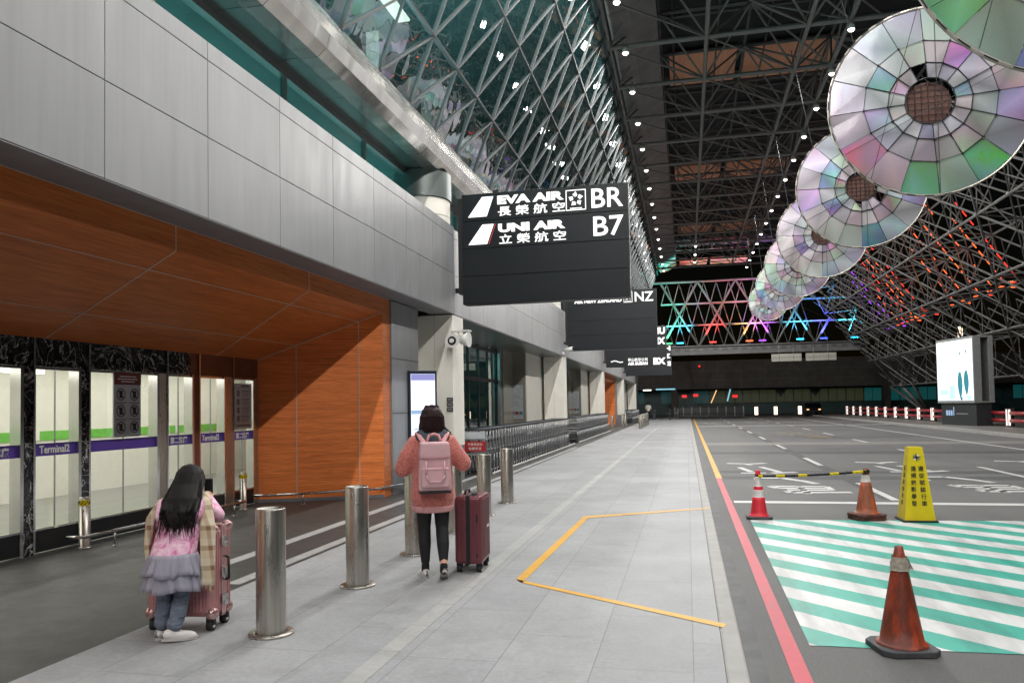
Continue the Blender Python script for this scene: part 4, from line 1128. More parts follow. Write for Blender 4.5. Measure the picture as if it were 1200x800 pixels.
# ------------------------------------------------------------------ cones, pole and yellow sign
def cone(name, label, x, y, h, rt, rb_, bands, base, bm, rz=0., plates=1):
    t = thing(name, label, 'traffic cone', (x, y, RZ), rz, 'traffic cones on the road')
    z0 = .045*plates
    f = lambda q: rb_+(rt-rb_)*q
    prof = [(rb_+.022, z0), (rb_+.016, z0+.014)]; ms = ['%s' % bands[0][2]]
    for q0, q1, m in bands:
        for k in range(7): prof.append((f(q0+(q1-q0)*k/6), z0+.014+(h-z0-.014)*(q0+(q1-q0)*k/6))); ms.append(m)
    prof += [(rt*.6, h+.002), (rt*.55, h-.05)]; ms += [bands[-1][2]]*2
    b = MB(); b.lathe(prof, ms[:len(prof)-1], 40); b.build('body', t)
    for k in range(plates):
        b = MB(); s = base/2; c = .06; z = .045*k
        b.prism([(s-c, -s, z), (s, -s+c, z), (s, s-c, z), (s-c, s, z), (-s+c, s, z), (-s, s-c, z), (-s, -s+c, z), (-s+c, -s, z)], (0, 0, .042), bm)
        o = b.build('base', t, bevel=.008)
        if k: o.rotation_euler.z = .12
    return t
c1 = cone('traffic_cone', 'worn orange cone with grey tape band, nearest on the striped area', 1.385, 5.73, .70, .026, .142, [(0, 1, 'cone_worn')], .385, 'rubber_worn', .2)
b = MB(); f = lambda q: .142+(.026-.142)*q+.004
b.lathe([(f(.72)+.003, .54), (f(.75), .56), (f(.79)+.004, .587), (f(.83), .612), (f(.855)+.004, .632)], 'tape_grey', 20); b.prism([(f(.74), -.02, .55), (f(.74)+.02, -.03, .545), (f(.85), -.03, .62), (f(.85)-.006, -.02, .62)], (0, .015, 0), 'tape_grey'); b.build('tape', c1)
c2 = cone('traffic_cone', 'bright red cone with two white reflective bands holding pole end', .985, 11.78, .70, .03, .12, [(0, .40, 'red_plastic'), (.40, .56, 'white_reflective'), (.56, .64, 'red_plastic'), (.64, .86, 'white_reflective'), (.86, 1, 'red_plastic')], .36, 'rubber_worn')
c3 = cone('traffic_cone', 'faded orange cone with one white band on doubled brown base', 2.46, 11.85, .72, .034, .145, [(0, .70, 'cone_dusty'), (.70, .86, 'white_reflective'), (.86, 1, 'cone_worn')], .42, 'brown_base', .25, 2)
t = thing('barrier_pole', 'yellow and black striped pole spanning the two farther cones', 'barrier pole', (.985, 11.78, RZ))
b = MB(); p0, p1 = V((0, -.05, .62)), V((1.475, .02, .685)); nseg = 10
pts = [p0.lerp(p1, k/24)+V((0, 0, -.018*math.sin(PI*k/24))) for k in range(25)]
cs = [0, .04, .17, .27, .36, .46, .66, .76, .88, 1.01]
for k in range(24):
    q = (k+.5)/24; idx = sum(1 for c in cs if q >= c); yel = any(a <= q < e for a, e in ((0, .06), (.17, .27), (.37, .47), (.66, .76), (.87, 1)))
    b.bar(pts[k], pts[k+1], .021 if yel else .017, 'yellow_plastic' if yel else 'ink', 10)
b.build('pole', t)
b = MB()
for p in (p0+V((0, .05, 0)), p1+V((0, -.02, 0))): b.lathe([(.042, -.02), (.044, .02)], 'ink', 20, p)
b.build('ring', t)
t = thing('warning_pillar', 'yellow four sided warning pillar with black Chinese characters', 'warning sign', (3.09, 11.8, RZ), math.radians(1))
b = MB(); q = lambda s, z: [(-s, -s, z), (s, -s, z), (s, s, z), (-s, s, z)]
A, Bq = q(.195, .025), q(.088, 1.03)
for k in range(4): b.face([A[k], A[(k+1) % 4], Bq[(k+1) % 4], Bq[k]], 'yellow_plastic')
b.face(Bq, 'yellow_plastic'); b.face(A[::-1], 'yellow_plastic'); bd = b.build('body', t, bevel=.012)
b = MB(); b.bb(-.225, .225, -.225, .225, 0, .03, 'rubber'); b.build('base', t, bevel=.01)
fy = lambda z: -(.195-.107*(z-.025)/1.005)-.004
slope = (0, .1065, 1)
for cx, s in ((-.048, '違規錄影舉發'), (.048, '遵從號誌行車')):
    for k, ch in enumerate(s):
        z = .70-.095*k; sp = 1+.07*k; text('writing', ch, (cx*sp-.034, fy(z), z), (1, 0, 0), slope, .068, .072, 'ink', t, .012, .002)
for k, ch in enumerate('違規請勿停車'):
    z = .70-.095*k; text('writing', ch, (fy(z), .034, z), (0, -1, 0), (.1065, 0, 1), .062, .07, 'ink', t, .006, .002)
b = MB()
for (zc, sx) in ((.89, 1),):
    for k in range(4):
        a = k*PI/2+.1; P_ = lambda r, d: (r*math.cos(a+d), fy(zc+r*math.sin(a+d))-.001, zc+r*math.sin(a+d))
        b.prism([P_(.062, 0), P_(.016, .75), (0, fy(zc)-.001, zc), P_(.016, -.75)], (0, -.003, 0), 'ink')
    for k in range(4):
        a = k*PI/2+.1+PI/4; P_ = lambda r, d: (r*math.cos(a+d), fy(zc+r*math.sin(a+d))-.0005, zc+r*math.sin(a+d))
        b.prism([P_(.05, .3), P_(.05, -.3), (0, fy(zc)-.0005, zc)], (0, -.002, 0), 'plinth' if k % 2 else 'white_plastic')
b.build('emblem', t)

# ------------------------------------------------------------------ far side: billboard and railing
t = thing('lit_billboard', 'glowing white advertising box with teal figures on a dark plinth', 'billboard', (15.55, 47.2, .1), math.radians(101.5))
# local: +x runs away from the camera along the lit face, -y... lit face looks to the road
b = MB(); b.bb(.1, 3.7, -1.0, -.12, 0, 1.27, 'billboard_base'); b.build('plinth', t, bevel=.02)
b = MB(); b.bb(0, 3.85, -1.1, -.0, 1.28, 1.36, 'billboard_grey'); b.bb(0, 3.85, -1.1, 0, 4.92, 5.02, 'billboard_grey'); b.bb(0, .1, -.42, 0, 1.362, 4.918, 'billboard_grey'); b.bb(0, .1, -1.1, -.86, 1.362, 4.918, 'billboard_grey'); b.bb(3.75, 3.85, -1.1, 0, 1.362, 4.918, 'billboard_grey'); b.bb(.102, 3.748, -1.1, -1.05, 1.362, 4.918, 'billboard_grey'); b.bb(.102, 3.748, -.45, -.02, 1.362, 4.918, 'billboard_grey'); b.build('cabinet', t)
b = MB(); b.bb(.08, 3.77, .002, .012, 1.42, 4.88, 'billboard_white'); s = b.build('screen', t)
b = MB()
def leaf(x, z0, z1, w_, m):
    n = 10; L = [(x+w_*math.sin(PI*(.12+.8*k/n))*(1-.35*k/n), .014, z1+(z0-z1)*k/n) for k in range(n+1)]; Rr = [(x-w_*.8*math.sin(PI*(.12+.8*k/n)), .014, z1+(z0-z1)*k/n) for k in range(n+1)]
    b.prism(L+Rr[::-1], (0, .004, 0), m)
leaf(1.35, 1.55, 3.05, .3, 'billboard_teal'); leaf(.72, 1.75, 3.1, .3, 'billboard_teal')
b.bb(1.05, 1.07, .014, .018, 3.0, 4.1, 'billboard_tint'); b.bb(.9, .92, .014, .018, 3.0, 4.1, 'billboard_tint'); b.prism([(1.35, .014, 4.0), (1.3, .014, 4.3), (1.2, .014, 4.05)], (0, .004, 0), 'teal_ink'); b.prism([(.75, .014, 4.1), (.7, .014, 4.35), (.6, .014, 4.15)], (0, .004, 0), 'teal_ink')
b.bb(1.9, 2.5, .014, .018, 1.5, 2.3, 'billboard_tint'); b.bb(2.6, 3.5, .014, .018, 1.75, 2.05, 'billboard_tint'); b.bb(.25, .7, .014, .018, 1.45, 1.72, 'billboard_tint'); b.bb(1.15, 1.35, .014, .018, 1.44, 1.6, 'teal_ink')
b.build('picture', s)
b = MB()
for x, h in ((2.5, .3), (2.75, .3), (3.0, .3), (2.32, .5)): b.bb(x, x+(.18 if h < .4 else .07), -.118, -.112, .55, .55+h, 'screen_blue')
b.bb(.9, 2.1, -.118, -.113, .62, .70, 'plinth'); b.build('logo', t)
for k in range(17):
    y = 86.7-3.2*k
    if y < 36: continue
    t = thing('railing_post', 'dark railing post with lit white face, %s from the far end' % nth(k+1), 'railing post', (16.5, y, .1), 0, 'railing posts with lit faces')
    b = MB(); b.bb(-.16, .16, -.12, .12, 0, .95, 'rail_post'); b.bb(-.18, .18, -.14, .14, .952, .99, 'rail_post'); b.build('post', t)
    b = MB(); b.bb(-.168, -.162, -.09, .09, .08, .92, 'post_white'); b.bb(-.13, -.03, -.128, -.122, .08, .92, 'post_white'); b.build('light_face', t)
    if y > 40:
        t = thing('red_railing', 'pair of thick red rails, %s span from the far end' % nth(k+1), 'railing', (16.5, y-.13, .1), 0, 'red railing spans')
        for z in (.32, .72): b = MB(); b.bar((0, 0, z), (0, -2.94, z), .1, 'rail_red', 12); b.build('rail', t)
# ------------------------------------------------------------------ far end
t = thing('concrete_building', 'dark concrete building with low lit window strip across the road end', 'building', (0, 104, 0))
b = MB(); b.bb(-30, 70, 0, 14, 3.45, 7.15, 'concrete_dark'); b.bb(-30, 70, 3, 14, 0, 3.44, 'int_dark')
for k in range(34): b.bb(-29+k*3, -28.97+k*3, -.01, .002, 3.5, 7.1, 'joint')
for z in (4.6, 5.8): b.bb(-30, 70, -.012, -.003, z, z+.03, 'joint')
b.build('wall', t)
for k in range(26):
    x = -12+k*2.15; m = 'window_dim' if x < 21 else 'window_teal'
    if 0 < k < 6 and k % 2: continue
    if random.random() < .3: m = 'int_dark'
    if x < 3: m = 'dark_teal_lit'
    b = MB(); b.bb(x, x+2.0, 2.9, 2.98, 1.55, 3.2, m); wv = b.build('window', t)
    b = MB(); b.bb(x+.95, x+1.0, 2.84, 2.89, 1.55, 3.2, 'black_metal'); b.bb(x, x+2, 2.84, 2.89, 1.5, 1.56, 'black_metal')
    if k in (17, 20, 21): b.bb(x+.2, x+.7, 2.8, 2.83, 1.7, 2.9, 'window_bright')
    if k in (11, 13): b.prism([(x-.3, 2.8, 3.2), (x+1.2, 2.8, 3.2), (x+.45, 2.8, 2.2)], (0, .03, 0), 'black_metal')
    b.build('frame', wv)
for k in range(3):
    b = MB(); b.bb(-2+k*26, -1.2+k*26, -.3, 1, 0, 3.44, 'concrete_dark'); b.build('pier', t)
t = thing('light_pillar', 'thin warm lit pillar on the dark building roof, left of billboard', 'lit pillar', (34.2, 108, 7.15))
b = MB(); b.bb(-.22, .22, -.22, .22, 0, 3.6, 'warm_post'); b.build('shaft', t)
b = MB(); b.bb(-2.5, 2.5, -1.2, 1.2, -.1, .15, 'amber_light'); b.build('base', t)
for k, (x, y) in enumerate(((7.3, 87), (9.3, 87), (11.9, 88))):
    t = thing('lit_bollard', '%s warm lit road bollard from the left, at road end' % nth(k+1), 'lit bollard', (x, y, RZ), 0, 'lit bollards across the road end')
    b = MB(); b.bb(-.16, .16, -.16, .16, .3, 1.15, 'warm_post'); b.build('light', t)
    b = MB(); b.bb(-.2, .2, -.2, .2, 0, .3, 'black_metal'); b.bb(-.2, .2, -.2, .2, 1.15, 1.22, 'black_metal'); b.build('casing', t)
t = thing('pedestrian_fence', 'dark steel fence with pale posts closing off the pavement end', 'fence', (-1.5, 86, 0))
b = MB()
for z in (.5, 1.2): b.bar((0, 0, z), (7.6, 0, z), .05, 'black_metal')
b.bb(0, 7.6, .05, .08, .1, 1.25, 'black_metal'); b.build('rail', t)
for k in range(9): b = MB(); b.bar((.2+.9*k, -.06, 0), (.2+.9*k, -.06, 1.2), .07, 'truss', 8); b.build('post', t)
t = thing('parked_car', 'dark parked car in shadow at the end of the road', 'car', (13.6, 92, RZ), math.radians(90))
b = MB(); b.prism([(-2.2, -.85, .35), (2.2, -.85, .35), (2.25, -.85, .75), (1.3, -.85, .95), (.6, -.85, 1.42), (-1.2, -.85, 1.45), (-2.1, -.85, 1.0), (-2.25, -.85, .7)], (0, 1.7, 0), 'car_paint'); b.build('body', t, bevel=.08)
for x in (-1.35, 1.4):
    for y in (-.88, .68): b = MB(); b.bar((x, y, .33), (x, y+.2, .33), .33, 'rubber', 18); b.build('wheel', t)
b = MB(); b.prism([(-1.1, -.86, 1.0), (1.1, -.86, .97), (.55, -.86, 1.36), (-1.1, -.86, 1.38)], (0, 1.72, 0), 'black_metal'); b.build('window', t)
for y in (-.7, .5): b = MB(); b.bb(-2.27, -2.2, y, y+.25, .68, .82, 'amber_light'); b.build('tail_light', t)
for k, x in enumerate((8.0, 11.1)):
    t = thing('lane_sign', ('left', 'right')[k]+' pale unlit sign panel hanging under the far beam', 'lane sign', (x, YG-.6, 5.45), 0, 'panels under the far beam')
    b = MB(); b.bb(0, 2.7, 0, .2, 0, .72, 'pale_sign'); b.build('panel', t)
    b = MB()
    for q in (.7, 2.0): b.bar((q, .1, .72), (q, .3, 1.6), .03, 'truss', 5); b.bb(q-.02, q+.02, -.01, -.002, 0, .72, 'truss_dark')
    b.bb(0, 2.7, -.012, -.003, .34, .37, 'truss_dark'); b.build('hanger', t)
for k, (x, y, z, m, lb) in enumerate(((-.3, 100, 2.5, 'red_light', 'left red shop light beyond the pavement end'), (1.1, 100, 2.6, 'red_light', 'middle red shop light beyond the fence'), (5.9, 100, 2.4, 'red_light', 'right red shop light beyond the fence'), (1.7, 103, 6.4, 'red_light', 'tiny red signal light high on dark facade'))):
    t = thing('red_lamp', lb, 'red light', (x, y, z), 0, 'red lights at the far end')
    b = MB(); b.bb(-.3, .3, -.1, .1, -.16, .16, m) if k < 3 else b.ball((0, 0, 0), .15, m); b.build('lens', t)
    b = MB(); b.bar((0, 0, -z+.01 if k < 3 else 0), (0, .05 if k < 3 else 1.0, -.2 if k < 3 else 0), .04, 'black_metal'); b.build('stand', t)
t = thing('road_lamp_stub', 'pair of slanting lit tubes beyond the fence', 'light tube', (3.0, 101, 1.6))
b = MB(); b.bar((0, 0, 0), (.7, 0, 1.6), .06, 'amber_light'); b.bar((2.0, 0, .2), (2.4, 0, 1.7), .09, 'window_bright'); b.build('tube', t)
t = thing('ceiling_strip', 'row of white strip lights deep under the dark building', 'strip light', (-5.4, 99, 3.3))
b = MB(); b.bb(0, 1.0, 0, .3, 0, .12, 'strip_light'); b.bb(1.6, 4.0, 0, .3, .05, .22, 'window_bright'); b.build('tube', t)
# ------------------------------------------------------------------ people
def hand(w, d, up, side, s=1., curl=.5):
    """palm, four unequal bent fingers and a side thumb; w wrist, d pointing direction, up back of the hand, side thumb side"""
    w, d, up = V(w), V(d).normalized(), V(up).normalized(); x = d.cross(up).normalized()*side; up = x.cross(d).normalized()*side
    pr = [[(w, .022*s), (w+d*.075*s+x*.025*s, .016*s), (w+d*.08*s-x*.025*s, .015*s), (w+d*.03*s+x*.02*s, .02*s)]]
    for k, ln in enumerate((.068, .076, .07, .054)):
        b_ = w+d*.085*s+x*(.03-.02*k)*s; m = b_+(d*math.cos(curl)-up*math.sin(curl))*ln*.5*s; e = m+(d*math.cos(curl*2.2)-up*math.sin(curl*2.2))*ln*.5*s
        pr += [[(b_, .0095*s), (m, .0085*s)], [(m, .0085*s), (e, .0072*s)]]
    b_ = w+d*.03*s+x*.028*s; m = b_+(d*.6+x*.7-up*.3)*.036*s; e = m+(d*.85+x*.2-up*.4)*.03*s
    return pr+[[(b_, .012*s), (m, .0105*s)], [(m, .0105*s), (e, .0085*s)]]
def head(c, r, fwd=(0, 1, 0)):
    c = V(c); f = V(fwd).normalized(); x = f.cross(V((0, 0, 1))).normalized(); u = x.cross(f)
    return [[(c, (r*.86, r*.98, r*1.12)), (c+f*r*.42-u*r*.75, (r*.42, r*.4, r*.35))], [(c+f*r*.9-u*r*.05, r*.08), (c+f*r*1.12-u*r*.32, r*.11)],
            [(c+f*r*.86-u*r*.72-x*r*.2, r*.1), (c+f*r*.86-u*r*.72+x*r*.2, r*.1)], [(c+x*r*.86-u*r*.1, (r*.08, r*.2, r*.26))], [(c-x*r*.86-u*r*.1, (r*.08, r*.2, r*.26))],
            [(c+f*r*.84+x*r*.34, r*.13)], [(c+f*r*.84-x*r*.34, r*.13)]]
def shoe(name, parent, p, rz, L, m='sneaker', pitch=0.):
    R = Matrix.Rotation(rz, 3, 'Z') @ Matrix.Rotation(pitch, 3, 'X'); T_ = lambda x, y, z: V(p)+R @ V((x*L, y*L, z*L))
    o = blob(name, [[(T_(0, -.12, .2), L*.15), (T_(0, .1, .17), L*.16), (T_(0, .05, .34), L*.13)], [(T_(0, .1, .17), L*.16), (T_(0, .55, .12), L*.145), (T_(.02, .68, .1), L*.11)]], m, parent, .008, 3)
    b = MB(); n = 14; pts = []
    for k in range(n*2):
        a = 2*PI*k/(n*2); pts.append(T_(.19*math.sin(a)*(1 if math.cos(a) > 0 else .85), .28+.56*math.cos(a), .0))
    b.prism(pts, R @ V((0, 0, .09*L)), 'sole'); s_ = b.build('sole', o); s_.parent = o
    b = MB()
    for k in range(4): b.bar(T_(-.1, .12+.08*k, .33-.035*k), T_(.1, .15+.08*k, .32-.035*k), L*.018, 'plinth', 5)
    b.bar(T_(0, -.24, .1), T_(0, -.2, .3), L*.05, 'plinth', 8); b.build('lace', o)
    return o

W_ = thing('person', 'woman seen from behind in long pink knit sweater and black leggings', 'person', (-2.44, 7.17, 0), math.radians(23))
body = [[((-.085, 0, .86), (.1, .11, .1)), ((.085, 0, .86), (.1, .11, .1)), ((0, 0, 1.0), (.13, .1, .08))], [((0, 0, 1.0), (.13, .1, .08)), ((0, 0, 1.24), (.15, .1, .09))], [((-.15, 0, 1.31), .05), ((.15, 0, 1.31), .05), ((0, 0, 1.2), (.13, .1, .1))],
        [((0, 0, 1.33), .055), ((0, .02, 1.45), .05)]]
for s, ky, ay in ((-1, .05, .02), (1, .02, -.2)):
    ax_ = .1 if s < 0 else .145
    body += [[((s*.09, 0, .84), .09), ((s*.085, ky, .48), .056)], [((s*.085, ky, .48), .056), ((s*.083, (ky+ay)/2-.02, .33), .054)], [((s*.083, (ky+ay)/2-.02, .33), .054), ((s*.08, ay, ax_), .034)], [((s*.08, ay, ax_), .034), ((s*.08, ay+.1, .05), .03)]]
el, er, wl, wr = (-.285, .03, 1.06), (.30, .03, 1.10), (-.16, .27, 1.10), (.2, .26, 1.19)
for s, e, w_ in ((-1, el, wl), (1, er, wr)): body += [[((s*.16, 0, 1.31), .05), (e, .04)], [(e, .04), (w_, .026)]] + hand(w_, (-s*.35, .5, .5), (0, -.3, 1), s)
body += head((0, .03, 1.55), .098)
blob('body', body, 'skin', W_, .0085, 4)
sw = [[((-.15, .0, 1.33), (.075, .08, .05)), ((.15, 0, 1.33), (.075, .08, .05)), ((0, .0, 1.02), (.19, .15, .1))], [((0, 0, 1.02), (.2, .155, .1)), ((0, 0, .76), (.225, .175, .05))], [((0, 0, .80), (.225, .175, .05)), ((0, 0, .70), (.205, .16, .03))]]
for s, e, w_ in ((-1, el, wl), (1, er, wr)): sw += [[((s*.165, 0, 1.31), .078), ((s*.24, .0, 1.18), .085)], [((s*.24, 0, 1.18), .085), (e, .088)], [(e, .085), (w_, .055)]]
blob('sweater', sw, 'knit_pink', W_, .012, 5)
blob('sweater_hem', [[((0, 0, .70), (.208, .163, .02)), ((0, 0, .645), (.2, .157, .015))]], 'bag_strap', W_, .012, 2)
lg = []
for s, ky, ay in ((-1, .05, .02), (1, .02, -.2)): lg += [[((s*.085, 0, .86), .1), ((s*.085, ky, .48), .064)], [((s*.085, ky, .48), .064), ((s*.083, (ky+ay)/2-.02, .33), .061)], [((s*.083, (ky+ay)/2-.02, .33), .061), ((s*.08, ay*.85, .2 if s > 0 else .16), .044)]]
blob('leggings', lg, 'leggings', W_, .009, 3)
blob('sock', [[((-.08, .02, .13), .04), ((-.08, .03, .07), .04)]], 'leggings', W_, .008, 2); blob('sock', [[((.08, -.2, .15), .038), ((.08, -.19, .1), .04)]], 'leggings', W_, .008, 2)
shoe('sneaker', W_, (-.08, .02, 0), .2, .235); shoe('sneaker', W_, (.085, -.195, .07), -.05, .235, pitch=-.5)
hd = blob('hood', [[((-.1, -.05, 1.36), (.07, .07, .05)), ((.1, -.05, 1.36), (.07, .07, .05)), ((0, -.1, 1.33), (.1, .05, .06))], [((-.12, .02, 1.38), .05), ((-.1, -.06, 1.39), .05)], [((.12, .02, 1.38), .05), ((.1, -.06, 1.39), .05)], [((0, -.13, 1.31), (.07, .035, .07)), ((0, -.1, 1.37), (.12, .05, .04))]], 'hood_grey', W_, .01, 4)
blob('hair', [[((0, .0, 1.565), (.112, .125, .115)), ((0, -.025, 1.47), (.122, .105, .06)), ((0, -.035, 1.42), (.118, .08, .04))], [((-.1, .03, 1.46), (.03, .05, .06)), ((-.1, .0, 1.41), (.025, .05, .03))], [((.1, .03, 1.46), (.03, .05, .06)), ((.11, .01, 1.43), (.022, .03, .03))],
     [((.11, .01, 1.45), .018), ((.155, 0, 1.42), .012)], [((.155, 0, 1.42), .012), ((.17, .0, 1.375), .009)]], 'hair_brown', W_, .008, 3)
b = MB()
for k in range(120):
    t_ = random.uniform(PI*.95, PI*2.05); cx, cy = math.cos(t_), math.sin(t_)
    p0 = V((.06*cx, .02+.08*cy, 1.67)); p1 = V((.116*cx, -.01+.118*cy, 1.56)); p2 = V((.122*cx, -.03+.102*cy, 1.46)); p3 = V((.112*cx+random.uniform(-.015, .015), -.035+.08*cy+random.uniform(-.01, .01), random.uniform(1.36, 1.40)))
    for u, v_, r0, r1 in ((p0, p1, .004, .004), (p1, p2, .004, .003), (p2, p3, .003, .001)): b.bar(u, v_, r0, 'hair_brown', 4, r1, False)
for k in range(14):
    j = [random.uniform(-.006, .006) for _ in range(6)]; b.path([(.115, 0, 1.47+j[0]), (.15+j[1], -.01, 1.425+j[2]), (.178+j[3], -.015, 1.40+j[4]), (.19+j[5], -.015, 1.365)], .0028, 'hair_brown', 4)
b.build('loose_hair', W_)
bp = thing('backpack', 'pale pink square backpack with flap worn by the woman', 'backpack', (-2.44, 7.17, 0), math.radians(23))
SB = .94
def slab(x, y0, y1, z0, z1, r=.03, zz=1.): return [((sx*SB*(x-r)*(zz if k else 1), yy, z), r) for sx in (-1, 1) for yy in (y0+r, y1-r) for k, z in enumerate((z0+r, z1-r))]
blob('main_body', [slab(.165, -.33, -.17, .86, 1.30, .03, .88)], 'bag_pink', bp, .008, 3)
blob('flap', [slab(.155, -.35, -.18, 1.17, 1.325, .02, .93)], 'bag_pink', bp, .008, 3)
blob('front_pocket', [slab(.14, -.365, -.32, .90, 1.09, .02, .98)], 'bag_pink', bp, .008, 2)
b = MB(); b.bb(-.15, .15, -.335, -.18, .845, .872, 'zip_black'); b.build('base_patch', bp, bevel=.01)
b = MB(); b.path([(-.085, -.36, 1.15), (-.085, -.385, 1.02), (-.06, -.39, .96), (.06, -.39, .96), (.085, -.385, 1.02), (.085, -.36, 1.15)], .009, 'bag_pink', 8); b.build('carry_handle', bp)
b = MB(); b.path([(-.07, -.22, 1.32), (-.045, -.22, 1.385), (0, -.22, 1.40), (.045, -.22, 1.385), (.07, -.22, 1.32)], .012, 'bag_strap', 8); b.build('top_loop', bp)
b = MB(); b.bb(-.1, .1, -.353, -.349, 1.178, 1.186, 'bag_strap'); b.bb(-.14, .14, -.369, -.364, 1.07, 1.076, 'bag_strap'); b.build('seam', bp)
for s in (-1, 1): blob('shoulder_strap', [[((s*.07, -.19, 1.27), (.028, .012, .02)), ((s*.13, -.095, 1.385), (.028, .012, .012))], [((s*.13, -.095, 1.385), (.028, .014, .012)), ((s*.145, .0, 1.405), (.028, .012, .012))], [((s*.145, 0, 1.405), (.028, .012, .012)), ((s*.14, .1, 1.33), (.026, .012, .012))]], 'bag_strap', bp, .007, 2)

def wheel4(t, xs, ys_, r, m='rubber'):
    for x in xs:
        for y in ys_:
            b = MB(); b.bar((x-.022, y, r), (x+.022, y, r), r, m, 18); b.bar((x-.026, y, r), (x+.026, y, r), r*.5, 'chrome', 10); b.bb(x-.03, x+.03, y-.02, y+.02, r*1.1, r*2+.02, 'zip_black'); b.build('wheel', t)
t = thing('suitcase', 'burgundy ribbed suitcase with black zip, standing at the woman\'s right', 'suitcase', (-2.17, 7.62, 0), math.radians(4))
b = MB(); b.bb(-.14, .14, -.23, .23, .085, .76, 'burgundy'); o = b.build('shell', t, bevel=.035)
b = MB()
for s in (-1, 1):
    for yv in (-.15, -.09, -.03, .03, .09, .15): b.bb(s*.138, s*.147, yv-.012, yv+.012, .13, .72, 'burgundy')
    for xv in (.05, .095): b.bb(s*xv-.009, s*xv+.009, -.238, -.226, .13, .715, 'burgundy'); b.bb(s*xv-.009, s*xv+.009, -.19, .19, .756, .766, 'burgundy')
b.build('rib', o, bevel=.004)
b = MB(); b.bb(-.02, .02, -.237, -.228, .09, .757, 'zip_black'); b.bb(-.02, .02, -.225, .225, .757, .766, 'zip_black'); b.bb(-.006, .006, -.242, -.238, .12, .72, 'leggings'); b.build('zip', t)
b = MB(); b.path([(-.05, -.1, .765), (-.05, -.1, .80), (-.05, .1, .80), (-.05, .1, .765)], .011, 'zip_black'); b.bb(.03, .07, -.18, -.05, .765, .782, 'zip_black'); b.build('handle', t)
b = MB(); b.bb(.085, .10, -.244, -.236, .50, .58, 'zip_black'); b.bb(.085, .10, -.244, -.236, .16, .2, 'zip_black'); b.bb(.143, .15, .0, .1, .42, .45, 'chrome'); b.build('latch', t)
wheel4(t, (-.1, .1), (-.17, .17), .035)

t = thing('suitcase', 'large rose pink ribbed metal suitcase the girl leans on', 'suitcase', (-3.78, 5.28, 0), math.radians(7))
b = MB(); b.bb(-.27, .27, -.145, .145, .10, .775, 'rose_metal'); o = b.build('shell', t, bevel=.04)
b = MB()
for k in range(17):
    x = -.215+.027*k
    for s in (-1, 1): b.bb(x-.007, x+.007, s*.143, s*.151, .15, .735, 'rose_metal')
for s in (-1, 1):
    for yv in (-.1, -.072, .072, .1): b.bb(s*.268, s*.275, yv-.006, yv+.006, .14, .735, 'rose_metal')
b.build('rib', o, bevel=.003)
b = MB()
for a in ((-.276, .276, .773, .783), (-.276, .276, .092, .102)): b.bb(a[0], a[1], -.03, .03, a[2], a[3], 'rose_frame')
for s in (-1, 1): b.bb(s*.267, s*.277, -.03, .03, .104, .771, 'rose_frame')
for sx in (-1, 1):
    for sy in (-1, 1):
        for z in (.73, .11): b.ball((sx*.238, sy*.113, z+.02), .052, 'rose_frame')
b.build('edge_frame', t, bevel=.004)
for z in (.22, .42, .66):
    b = MB(); b.bb(.276, .292, -.045, .045, z-.035, z+.035, 'chrome'); b.bb(.29, .30, -.03, .03, z-.05, z-.01, 'chrome'); b.build('latch', t, bevel=.005)
b = MB(); b.path([(.285, 0, .54), (.315, 0, .53), (.315, 0, .37), (.285, 0, .36)], .01, 'zip_black'); b.build('handle', t)
wheel4(t, (-.225, .225), (-.105, .105), .04)

C_ = thing('person', 'small girl in pink jacket and grey tulle skirt leaning over suitcase', 'person', (-3.69, 4.95, 0), math.radians(20))
fl, fr_ = (-.07, .02, .02), (.05, -.06, .02)
cb = [[((-.055, .03, .53), (.075, .08, .07)), ((.055, .03, .53), (.075, .08, .07)), ((.01, .06, .68), (.1, .075, .06))], [((.01, .06, .68), (.1, .075, .06)), ((.03, .22, .87), (.115, .08, .07))], [((-.1, .22, .92), .04), ((.16, .22, .92), .04), ((.03, .2, .84), (.1, .07, .06))], [((.03, .24, .92), .04), ((.04, .29, 1.02), .038)]]
hp = {-1: (-.06, .03, .52), 1: (.06, .03, .52)}; kn = {-1: (-.075, .07, .30), 1: (.055, .04, .30)}; an = {-1: (-.08, .03, .08), 1: (.03, -.05, .08)}
for s in (-1, 1): cb += [[(hp[s], .07), (kn[s], .046)], [(kn[s], .046), (an[s], .032)], [(an[s], .032), (V(an[s])+V((.02, .08, -.04)), .022)]]
ce = {-1: (-.21, .28, .80), 1: (.245, .30, .85)}; cw = {-1: (-.1, .40, .84), 1: (.15, .41, .96)}
for s in (-1, 1): cb += [[((.03+s*.13, .22, .91), .04), (ce[s], .032)], [(ce[s], .032), (cw[s], .022)]]
cb += hand(cw[-1], (.8, .5, -.1), (0, 0, 1), -1, .72) + hand(cw[1], (-.1, .35, .8), (.3, -.8, .3), 1, .72, .9)
cb += head((.045, .31, 1.115), .095, (0, .9, -.4))
blob('body', cb, 'skin', C_, .0075, 4)
jk = [[((.0, .02, .605), (.165, .12, .03)), ((.02, .08, .76), (.155, .11, .06))], [((.02, .08, .76), (.155, .11, .06)), ((.03, .22, .90), (.165, .095, .07))], [((-.1, .22, .92), .06), ((.16, .22, .92), .06), ((.03, .2, .85), (.13, .1, .06))]]
for s in (-1, 1): jk += [[((.03+s*.135, .22, .91), .06), (ce[s], .056)], [(ce[s], .056), (cw[s], .042)]]
jk += [[((-.08, .10, .90), (.06, .05, .06)), ((.12, .10, .90), (.06, .05, .06)), ((.02, .05, .83), (.11, .04, .05))], [((-.11, .14, .96), .04), ((-.1, .08, .88), .045)], [((.16, .14, .96), .04), ((.15, .08, .88), .045)]]
blob('jacket', jk, 'jacket_pink', C_, .009, 4)
b = MB()
